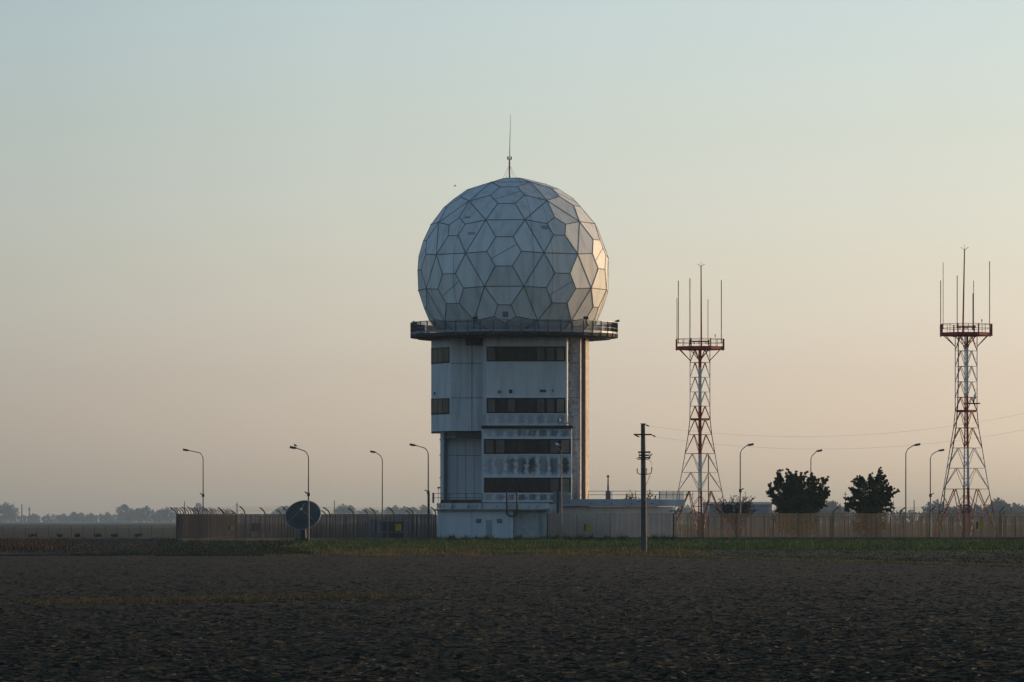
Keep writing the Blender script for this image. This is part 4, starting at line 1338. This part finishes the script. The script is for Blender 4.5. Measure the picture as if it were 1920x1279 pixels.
spots = [  # px, top py, Y, proto
    (245, 956, 3700, 0), (258, 954, 3700, 1), (275, 951.5, 3700, 0), (300, 957, 3600, 3), (314, 953, 3600, 0),
    (140, 961, 3900, 3), (152, 962, 3900, 1), (170, 963, 3900, 3), (200, 962, 3900, 0), (62, 964, 4000, 3), (118, 964, 4000, 3),
    (386, 952, 3600, 2), (396, 957, 3700, 1), (428, 959, 3700, 3), (524, 953, 3500, 0), (536, 950, 3500, 1),
    (645, 948, 3500, 0), (656, 949, 3500, 1), (684, 955, 3600, 3), (700, 956, 3600, 0), (728, 952, 3500, 1), (742, 951, 3500, 0), (757, 952, 3500, 3), (775, 952, 3500, 1), (792, 950, 3500, 0),
    (1552, 942, 2000, 0), (1560, 941, 2000, 1), (1566, 946, 2000, 3), (1583, 951, 2200, 2),
    (1755, 941, 2100, 0), (1782, 952, 2100, 3), (1800, 949, 1900, 0), (1815, 947, 1900, 1), (1830, 948, 1900, 3), (1850, 951, 2200, 3),
    (1874, 938.5, 2000, 0), (1880, 941, 2000, 1), (1902, 946, 2300, 3), (1915, 950, 2300, 0), (1280, 952, 2600, 3), (1291, 950, 2600, 0), (1530, 950, 2600, 3)]
hs = (14, 13, 15, 11)
for p_ in protos:
    p_.location = (p_.location.x * 1.85, p_.location.y * 1.85, 0)
    p_.scale = (1.7, 1.7, 1.7)
NB = ['left of the compound corner'] 
def near_what(px):
    for a, b, s_ in ((0, 110, 'near the left edge of the frame'), (110, 220, 'low on the left horizon'), (220, 330, 'in the clump before the fence corner'), (330, 450, 'above the fence beside the corner lamp'),
                     (450, 600, 'beside the satellite dish'), (600, 715, 'above the fence between dish and plain lamp'), (715, 820, 'above the fence between plain lamp and tower'), (1200, 1400, 'behind the slender lattice mast'),
                     (1400, 1600, 'between the wide tree and the narrower tree'), (1700, 1790, 'behind the shorter lamp by the taller mast'), (1790, 1860, 'seen through the legs of the taller mast'), (1860, 1990, 'at the far right edge')):
        if a <= px < b: return s_
    return 'on the horizon'
cnt = {}
for px, py, Y, k in spots:
    Y *= 1.85
    c = copy_tree(protos[k])
    c.location = (X(px, Y), Y, 0)
    sc = Z(py, Y) / hs[k]
    c.scale = (sc, sc, sc)
    c.rotation_euler = (0, 0, px * .7)
    key = near_what(px); cnt[key] = cnt.get(key, 0) + 1
    wd = ('rounded', 'tall', 'narrow', 'broad')[k]
    c['label'] = '%s hazy tree %s' % (wd, key)
    c['_k'] = px
# ordinal wording where several stand together
groups = {}
for o in [q for q in COL.objects if q.get('_k') is not None]:
    groups.setdefault(o['label'], []).append(o)
ORD = ['first', 'second', 'third', 'fourth', 'fifth', 'sixth']
for lb, os_ in groups.items():
    os_.sort(key=lambda q: q['_k'])
    for i, o in enumerate(os_):
        if len(os_) > 1: o['label'] = lb.replace('hazy tree', 'hazy tree, %s along' % ORD[i])
for o in COL.objects:
    if o.get('_k') is not None: del o['_k']

def far_wood(name, label, segs, seed):
    rg = np.random.default_rng(seed)
    cs, rs = [], []
    for (p0, p1, py, Y) in segs:
        Y *= 1.85
        n = int((p1 - p0) * Y / F / 3.6)
        for k in range(n):
            px = p0 + (p1 - p0) * (k + rg.random()) / n
            top = Z(py + 2.0 * math.sin(px * .21) * math.sin(px * .05 + 1) + rg.uniform(-1, 1.4), Y)
            for q in range(3):
                cs.append((X(px, Y), Y + rg.uniform(-15, 15), max(.6, top * (q + .5) / 3.0))); rs.append(max(1.6, top * .30))
    v, f = leaves_np(np.array(cs), np.array(rs), 24, 2.8, rg)
    v[:, 2] = np.maximum(v[:, 2], .05)
    o = np_mesh(name, v, f, far_m, 4)
    tag(o, label, 'woodland', None, 'stuff')
far_wood('distant_woods', 'low hazy band of woods along the whole horizon', [(-260, 335, 967, 4000), (335, 830, 966, 3900), (1240, 1440, 966, 3000), (1430, 2200, 960, 2800), (830, 1240, 966, 3900)], 5)

# far warehouse and thin far posts
wh = empty('distant_warehouse', (X(1400, 1500), 1500, 0), 'long low pale warehouse in the haze between mast and wide tree', 'warehouse')
MB().box(X(1325, 1500), X(1447, 1500), 1500, 1530, 0, Z(946, 1500)).build('wall', mat('warehouse_wall', (.22, .24, .27), var=.1, scale=.1, rough=.8), wh)
MB().add([(X(1323, 1500), 1499, Z(946, 1500)), (X(1449, 1500), 1499, Z(946, 1500)), (X(1449, 1500), 1531, Z(946, 1500)), (X(1323, 1500), 1531, Z(946, 1500)), (X(1323, 1500), 1515, Z(941, 1500)), (X(1449, 1500), 1515, Z(941, 1500))],
         [(0, 1, 5, 4), (2, 3, 4, 5), (1, 2, 5), (3, 0, 4), (3, 2, 1, 0)]).build('roof', mat('warehouse_roof', (.17, .19, .21), var=.1, scale=.1, rough=.8), wh)
MB().box(X(1441, 1500), X(1447.3, 1500), 1499.7, 1500.1, 0, Z(947, 1500)).build('end_bay', mat('warehouse_end', (.50, .34, .24), var=.1, scale=.2, rough=.8), wh)
for (px, py, Y, lb) in ((41, 945, 3600, 'faint tall pole on the horizon near the left edge'), (55, 950, 3600, 'faint crossarmed pole on the horizon near the left edge'), (346, 940, 3200, 'faint tall pole on the horizon above the fence corner'),
                        (444.5, 942, 3000, 'faint crossarmed pole rising above the left fence'), (627, 939, 3200, 'faint tall pole just right of the dish'), (1675, 940, 3000, 'faint tall pole between narrow tree and taller street lamp'),
                        (1585, 922, 1400, 'thin crossarmed pole at the left side of the narrower tree'), (1714, 938, 3000, 'faint tall pole right of the taller street lamp')):
    if Y > 2000: Y *= 1.8
    r_ = empty('distant_pole', (X(px, Y), Y, 0), lb, 'pole', 'faint poles on the horizon')
    th = .16 * Y / 1000 if Y > 2000 else .14
    MB().tube([(X(px, Y), Y, 0), (X(px, Y), Y, Z(py, Y))], [th, th * .6], 6).build('pole', M['pole_conc'], r_)
    if 'crossarm' in lb: MB().bar((X(px - 3, Y), Y, Z(py + 5, Y)), (X(px + 3, Y), Y, Z(py + 5, Y)), th).build('crossarm', M['pole_conc'], r_)

# thin wire fence out on the left
wf = empty('wire_fence', (X(160, 600), 600, 0), 'thin wire stock fence across the meadow on the left', 'fence')
for k in range(16):
    px = 5 + k * 21.5
    MB().tube([(X(px, 600), 600, 0), (X(px, 600), 600, 1.15 + .1 * math.sin(k * 2.1))], .03, 6).build('post', M['bark'], wf)
mb = MB()
for zz in (.5, .9, 1.3): mb.tube([(X(-60, 600), 600, zz), (X(345, 600), 600, zz)], .008, 4)
mb.build('wire', M['rail'], wf)

# ------------------------------------------------------------------ ground
def gnoise(x, y, seed):
    """smooth value noise on arrays"""
    def h(i, j):
        n = (i * 374761393 + j * 668265263 + seed * 1274126177) & 0xffffffff
        n = ((n ^ (n >> 13)) * 1274126177) & 0xffffffff
        return ((n ^ (n >> 16)) & 0xffff) / 65535.0
    xi = np.floor(x).astype(np.int64); yi = np.floor(y).astype(np.int64)
    fx, fy = x - xi, y - yi
    fx = fx * fx * (3 - 2 * fx); fy = fy * fy * (3 - 2 * fy)
    a, b, c, d = h(xi, yi), h(xi + 1, yi), h(xi, yi + 1), h(xi + 1, yi + 1)
    return (a * (1 - fx) + b * fx) * (1 - fy) + (c * (1 - fx) + d * fx) * fy - .5

def edge_y(x):
    """distance of the far edge of the ploughed field at lateral position x"""
    return 262 - np.maximum(0, x - 6) * 4.9

def ground_mat():
    m = bpy.data.materials.new('meadow_ground')
    m.use_nodes = True
    t = m.node_tree
    b = t.nodes['Principled BSDF']; b.inputs['Roughness'].default_value = .95; b.inputs['Specular IOR Level'].default_value = .05
    g = N(t, 'ShaderNodeNewGeometry'); sp = N(t, 'ShaderNodeSeparateXYZ')
    t.links.new(g.outputs['Position'], sp.inputs[0])
    nz = N(t, 'ShaderNodeTexNoise'); nz.inputs['Scale'].default_value = .02; nz.inputs['Detail'].default_value = 8
    t.links.new(g.outputs['Position'], nz.inputs['Vector'])
    nf = N(t, 'ShaderNodeTexNoise'); nf.inputs['Scale'].default_value = .35; nf.inputs['Detail'].default_value = 6
    t.links.new(g.outputs['Position'], nf.inputs['Vector'])
    yv = math_node(t, 'ADD', sp.outputs['Y'], math_node(t, 'MULTIPLY', math_node(t, 'SUBTRACT', nz.outputs['Fac'], .5), 120))
    v = maprange(t, yv, 0, 4000)
    r = ramp(t, [(0, (.035, .032, .026)), (.065, (.035, .034, .024)), (.07, (.034, .042, .018)), (.13, (.036, .044, .020)), (.145, (.040, .036, .024)), (.18, (.050, .044, .026)), (.25, (.040, .042, .024)), (.40, (.048, .046, .028)), (.6, (.036, .046, .026)), (1, (.044, .050, .032))])
    t.links.new(v, r.inputs[0])
    # stubble colour on the left
    lf = maprange(t, sp.outputs['X'], -17, -21)
    mx = N(t, 'ShaderNodeMix', data_type='RGBA')
    near = maprange(t, sp.outputs['Y'], 560, 540)
    t.links.new(math_node(t, 'MULTIPLY', lf, near), mx.inputs['Factor'])
    t.links.new(r.outputs[0], mx.inputs['A'])
    mx.inputs['B'].default_value = (.044, .039, .034, 1)
    m2 = N(t, 'ShaderNodeMix', data_type='RGBA', blend_type='MULTIPLY'); m2.inputs['Factor'].default_value = 1
    rr = ramp(t, [(.3, (.6, .6, .6)), (.7, (1.25, 1.25, 1.2))]); t.links.new(nf.outputs['Fac'], rr.inputs[0])
    t.links.new(mx.outputs['Result'], m2.inputs['A']); t.links.new(rr.outputs[0], m2.inputs['B'])
    t.links.new(m2.outputs['Result'], b.inputs['Base Color'])
    return m
gx = [-1480, -600, -200, -80, -40, 0, 40, 80, 200, 600, 1480]
gy_ = [-45, 0, 50, 270, 400, 600, 1000, 2000, 5000, 8980]
v = [(a, b, 0) for b in gy_ for a in gx]
f = [(j * len(gx) + i, j * len(gx) + i + 1, (j + 1) * len(gx) + i + 1, (j + 1) * len(gx) + i) for j in range(len(gy_) - 1) for i in range(len(gx) - 1)]
g0 = MB().add(v, f).build('ground', ground_mat())
tag(g0, 'flat meadow ground reaching the horizon', 'ground', None, 'structure')

# ploughed field: displaced clods
soil = bpy.data.materials.new('ploughed_soil')
soil.use_nodes = True
t = soil.node_tree
b = t.nodes['Principled BSDF']; b.inputs['Roughness'].default_value = .95; b.inputs['Specular IOR Level'].default_value = .08
g = N(t, 'ShaderNodeNewGeometry')
n1 = N(t, 'ShaderNodeTexNoise'); n1.inputs['Scale'].default_value = 11; n1.inputs['Detail'].default_value = 5
mp = N(t, 'ShaderNodeMapping'); mp.inputs['Scale'].default_value = (.8, .35, 4.0)
t.links.new(g.outputs['Position'], mp.inputs[0]); t.links.new(mp.outputs[0], n1.inputs['Vector'])
n2 = N(t, 'ShaderNodeTexNoise'); n2.inputs['Scale'].default_value = .25; n2.inputs['Detail'].default_value = 4
t.links.new(g.outputs['Position'], n2.inputs['Vector'])
r1 = ramp(t, [(.30, (.0062, .0054, .0046)), (.46, (.0118, .0092, .0068)), (.58, (.025, .0198, .0115)), (.70, (.050, .040, .021))])
t.links.new(n1.outputs['Fac'], r1.inputs[0])
r2 = ramp(t, [(.35, (.70, .78, .85)), (.65, (1.35, 1.2, .95))])
t.links.new(n2.outputs['Fac'], r2.inputs[0])
mx = N(t, 'ShaderNodeMix', data_type='RGBA', blend_type='MULTIPLY'); mx.inputs['Factor'].default_value = 1
t.links.new(r1.outputs[0], mx.inputs['A']); t.links.new(r2.outputs[0], mx.inputs['B'])
t.links.new(mx.outputs['Result'], b.inputs['Base Color'])

nrow, ncol = 620, 760
inv = np.linspace(1 / 50., 1 / 300., nrow)
yy = 1 / inv
uu = np.linspace(-1, 1, ncol)
# fan wider than the view so that a step to the side still sees it
XX_, YY_ = np.meshgrid(uu, yy)
HW = YY_ * .125 + 4.0
XW = XX_ * HW
YW = np.minimum(YY_ + .25 * gnoise(XW * 3, YY_ * 2, 9), 1e9)
E = edge_y(XW)
YW = np.minimum(YW, E + 1.5 * gnoise(XW * .8, XW * 0, 4) + (YY_ - 300) * .001)
hz = .018 * gnoise(XW * 4, YW * 3.2, 1) + .024 * gnoise(XW * 8, YW * 6, 2) + .022 * gnoise(XW * 18, YW * 9, 6) + .018 * gnoise(XW * 2.2, YW * 1.1, 3) + .03 * gnoise(XW * .3, YW * .12, 5)
pk = np.clip(gnoise(XW * 5.3, YW * 3.7, 8) - .30, 0, 1) * .16
ZW = .075 + hz + pk
V = np.stack([XW, YW, ZW], -1).reshape(-1, 3)
ii = np.arange(nrow * ncol).reshape(nrow, ncol)
Fq = np.stack([ii[:-1, :-1], ii[:-1, 1:], ii[1:, 1:], ii[1:, :-1]], -1).reshape(-1, 4)
fo = np_mesh('ploughed_field', V, Fq, soil, 4)
tag(fo, 'dark ploughed field of clods filling the foreground', 'field', None, 'structure')

# straw and pale stubble bits lying on the clods
def in_view_points(n, y0, y1, rg, margin=1.15):
    inv_ = rg.uniform(1 / y1, 1 / y0, n)
    y = 1 / inv_
    x = rg.uniform(-1, 1, n) * (y * .096 * margin)
    return x, y
def blades(name, x, y, z0, h, wd, m, per, spread, rg, lean=.5):
    n = len(x)
    x = np.repeat(x, per) + rg.normal(size=n * per) * spread
    y = np.repeat(y, per) + rg.normal(size=n * per) * spread
    h = np.repeat(h, per) * rg.uniform(.5, 1.15, n * per)
    a = rg.uniform(0, math.pi, n * per)
    dx, dy = np.cos(a) * wd / 2, np.sin(a) * wd / 2
    lx, ly = rg.normal(size=n * per) * h * lean, rg.normal(size=n * per) * h * lean
    z = np.repeat(z0, per) if hasattr(z0, '__len__') else np.full(n * per, z0)
    V = np.stack([np.stack([x - dx, y - dy, z], -1), np.stack([x + dx, y + dy, z], -1),
                  np.stack([x + dx * .6 + lx * .5, y + dy * .6 + ly * .5, z + h * .6], -1),
                  np.stack([x + lx, y + ly, z + h], -1)], 1).reshape(-1, 3)
    return np_mesh(name, V, np.arange(len(V)).reshape(-1, 4), m, 4)
rg = np.random.default_rng(77)
straw = mat('straw', (.015, .014, .010), var=.5, scale=7, rough=.9, col2=(.115, .092, .046), thr=(.44, .80), detail=2)
x, y = in_view_points(26000, 54, 250, rg)
def litter(name, x, y, m, rg):
    n = len(x)
    L_ = rg.uniform(.05, .24, n); hh = rg.uniform(.004, .014, n); z = rg.uniform(.06, .10, n); tl = rg.normal(size=n) * .01; yw = rg.normal(size=n) * .05
    V = np.stack([np.stack([x - L_ / 2, y - yw, z - tl], -1), np.stack([x + L_ / 2, y + yw, z + tl], -1),
                  np.stack([x + L_ * .4, y + yw + .012, z + tl + hh], -1), np.stack([x - L_ * .42, y - yw + .012, z - tl + hh], -1)], 1).reshape(-1, 3)
    return np_mesh(name, V, np.arange(len(V)).reshape(-1, 4), m, 4)
o = litter('straw_litter', x, y, straw, rg)
tag(o, 'scattered bits of straw and stubble on the ploughed soil', 'straw', None, 'stuff')
weed_m = mat('field_weeds', (.040, .040, .016), var=.5, scale=2, rough=.85, col2=(.075, .065, .025))
x, y = in_view_points(3200, 54, 255, rg)
gd = (gnoise(x * .35, y * .12, 31) + .5) > .58
x, y = x[gd], y[gd]
o = blades('field_weeds', x, y, np.full(len(x), .05), np.full(len(x), .055), .03, weed_m, 5, .05, rg, .8)
tag(o, 'sparse weeds sprouting between the clods', 'weeds', None, 'stuff')
# pale stones and scraps
sm = mat('pale_stone', (.30, .29, .27), var=.3, scale=5, rough=.7)
scr = MB()
for (px, py) in ((850, 1186), (393, 1051), (1790, 1205), (148, 1076), (1860, 1217), (1490, 1103), (1652, 1220), (410, 1170), (375, 1199), (640, 1128), (1130, 1160), (700, 1240), (1210, 1090), (310, 1079), (1000, 1215), (1560, 1264)):
    Y = ZC * F / (py - HOR) * .955
    s_ = .012
    scr.ellipsoid((X(px, Y), Y, .10), (s_ * 1.7, s_, s_ * .9), 8, 5)
o = scr.build('field_stones', sm); tag(o, 'few small pale stones and scraps lying on the clods', 'stones', None, 'stuff')

# dry weed strip across the near field
n = 5200
px = rg.uniform(20, 800, n); keep = rg.random(n) < np.clip((px - 20) / 120, 0, 1) * np.clip((800 - px) / 260, 0, 1)
px = px[keep]
yc = 112 + (px - 90) * .017 + rg.normal(size=len(px)) * 1.6
o = blades('dry_weed_strip', (px - 960) * yc / F, yc, .06, np.full(len(px), .085), .02, mat('dry_weeds', (.075, .055, .020), var=.4, scale=1.5, rough=.85, col2=(.125, .090, .036)), 5, .06, rg, .5)
tag(o, 'long strip of dry brownish weeds crossing the ploughed field', 'weeds', None, 'stuff')

# grass band between the field and the compound
def band_pts(n, pxa, pxb, ya, yb, edge=False):
    px = rg.uniform(pxa, pxb, n)
    u = rg.random(n)
    inv_ = 1 / yb + (1 / ya - 1 / yb) * u
    y = 1 / inv_
    return (px - 960) * y / F, y
gm1 = mat('verge_grass_green', (.032, .056, .009), var=.45, scale=.22, rough=.85, col2=(.074, .112, .018))
gm2 = mat('verge_grass_dull', (.034, .036, .018), var=.45, scale=.22, rough=.9, col2=(.062, .060, .030))
gm3 = mat('verge_grass_dry', (.11, .085, .030), var=.4, scale=.4, rough=.9, col2=(.19, .14, .052))
x, y = band_pts(15500, 300, 2300, 330, 500)
hh = .16 + .22 * np.clip(gnoise(x * .6, y * .08, 12) + .35, 0, 1)
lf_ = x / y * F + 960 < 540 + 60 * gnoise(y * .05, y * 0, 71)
o = blades('shadow_tint_verge_grass', x[lf_], y[lf_], 0.0, hh[lf_], .05, mat('verge_grass_shadow_tint', (.014, .026, .012), var=.4, scale=.22, rough=.9, col2=(.026, .038, .018)), 5, .14, rg, .3)  # tower shadow painted into the grass: a darker copy of the verge green
tag(o, 'grass coloured darker for the tower shadow below the corner of the left fence', 'grass', None, 'stuff')
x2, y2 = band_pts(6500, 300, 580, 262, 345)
o = blades('shadow_tint_edge_grass', x2, y2, 0.0, rg.uniform(.08, .2, len(x2)), .04, bpy.data.materials['verge_grass_shadow_tint'], 5, .14, rg, .3)  # same shadow-darkened grass colour carried on to the field edge
tag(o, 'thin grass coloured darker for the tower shadow between the ploughed field and the left fence corner', 'grass', None, 'stuff')
x, y, hh = x[~lf_], y[~lf_], hh[~lf_]
o = blades('verge_grass', x, y, 0.0, hh, .05, gm1, 5, .14, rg, .3)
tag(o, 'green uncut grass in front of the fences and tower', 'grass', None, 'stuff')
x, y = band_pts(15500, 330, 2350, 160, 345)
ok = (y > edge_y(x) + 1) & (x / y * F + 960 > 520)
x, y = x[ok], y[ok]
o = blades('dull_grass', x, y, 0.0, .05 + .08 * np.clip(gnoise(x * .6, y * .1, 13) + .4, 0, 1), .04, gm2, 5, .12, rg, .35)
tag(o, 'duller grey-green grass nearer the ploughed field', 'grass', None, 'stuff')
# dry strip along the field edge
n = 9000
px = rg.uniform(500, 2300, n)
xe = (px - 960) * 262 / F
for _ in range(4): ye = edge_y(xe); xe = (px - 960) * ye / F
ye = ye + rg.normal(size=n) * 1.8 + 1
kp = rg.random(n) < np.where(px < 1250, .55, .9)
o = blades('dry_edge_grass', xe[kp], ye[kp], 0.03, np.full(kp.sum(), .15), .035, gm3, 4, .12, rg, .35)
tag(o, 'dry yellowish grass lining the far edge of the ploughed field', 'grass', None, 'stuff')
x, y = band_pts(5200, 560, 1330, 258, 385)
kk = gnoise(x * .25, y * .04, 51) > -.12
x, y = x[kk], y[kk]
o = blades('dry_grass_patches', x, y, 0.0, np.full(len(x), .22), .04, gm3, 4, .25, rg, .35)
tag(o, 'dry yellow patches in the grass before the tower', 'grass', None, 'stuff')
# green line on the left verge and stubble
n = 6000
px = rg.uniform(-120, 420, n); yl = 268 + np.clip((px - 0) / 330, 0, 1) * 22 + rg.normal(size=n) * 3
o = blades('left_verge_grass', (px - 960) * yl / F, yl, 0.0, np.full(n, .12), .035, mat('verge_grass_dark', (.022, .040, .020), var=.4, scale=.3, rough=.9), 4, .12, rg, .35)
tag(o, 'dark green line of grass edging the field on the left', 'grass', None, 'stuff')
x, y = band_pts(7000, -120, 330, 300, 540)
o = blades('stubble', x, y, 0.0, np.full(len(x), .14), .04, mat('grey_stubble', (.050, .043, .038), var=.4, scale=.4, rough=.9), 4, .2, rg, .35)
tag(o, 'grey stubble on the plot left of the compound', 'stubble', None, 'stuff')
n = 3600
px = rg.uniform(-120, 150, n); yl = rg.uniform(318, 440, n)
kk = (gnoise(px * .06, yl * .03, 61) > -.22) & (px < 118 + 25 * gnoise(yl * .09, yl * 0, 62)) 
px, yl = px[kk], yl[kk]; n = len(px)
o = blades('rusty_weeds', (px - 960) * yl / F, yl, 0.0, rg.uniform(.2, .5, n), .05, mat('rusty_weed', (.040, .028, .018), var=.5, scale=.25, rough=.9, col2=(.078, .042, .022)), 4, .2, rg, .3)
tag(o, 'orange-red patch of withered weeds at the left edge', 'weeds', None, 'stuff')
for i, (px, wd) in enumerate(((145, 8), (183, 13), (214, 10), (259, 11), (60, 14), (112, 9))):
    c = (X(px, 585), 585, 0)
    r_ = empty('low_bush', c, ['tiny dark bush in the meadow', 'largest low dark bush in the meadow left of the fence'][i == 1], 'bush', 'low dark bushes in the left meadow')
    r_['label'] = {0: 'tiny low bush left of the biggest meadow bush', 1: 'biggest low dark bush in the meadow left of the fence', 2: 'low dark bush just right of the biggest meadow bush', 3: 'low dark bush closest to the fence corner',
                   4: 'wide low bush beyond the orange weeds near the left edge', 5: 'small low bush above the right end of the orange weeds'}[i]
    cs = np.array([(c[0] + rg.uniform(-.5, .5) * wd * .0585, c[1] + rg.uniform(-.3, .3), rg.uniform(.1, .32)) for _ in range(14)])
    v_, f_ = leaves_np(cs, np.full(14, .16), 30, .1, rg)
    np_mesh('foliage', v_, f_, leaf_b, 4, r_)
# weeds at the foot of the base building and fences
n = 1500
px = rg.uniform(818, 1262, n); dens = np.clip(gnoise(px * .09, px * 0, 41) + .75, 0, 1)
kp = rg.random(n) < dens; px = px[kp]
o = blades('wall_weeds', X(px, 1) * 484, np.full(len(px), 484.) + rg.normal(size=len(px)) * .5, 0.0, (.18 + .42 * np.clip(gnoise(px * .13, px * 0, 42) + .4, 0, 1)) * rg.uniform(.4, 1.5, len(px)), .06, leaf_m, 6, .15, rg, .3)
tag(o, 'dark weeds growing along the foot of the tower block', 'weeds', None, 'stuff')

# ------------------------------------------------------------------ haze
hz_ = MB().box(-1500, 1500, -50, 9000, -1, 43)
hm = bpy.data.materials.new('haze_air')
hm.use_nodes = True
t = hm.node_tree
t.nodes.clear()
out = N(t, 'ShaderNodeOutputMaterial')
pv = N(t, 'ShaderNodeVolumePrincipled')
pv.inputs['Color'].default_value = (.66, .84, 1.0, 1)
pv.inputs['Density'].default_value = .000070
pv.inputs['Anisotropy'].default_value = .0
t.links.new(pv.outputs[0], out.inputs['Volume'])
o = hz_.build('haze', hm)
tag(o, 'thin evening haze in the air', 'haze', None, 'stuff')
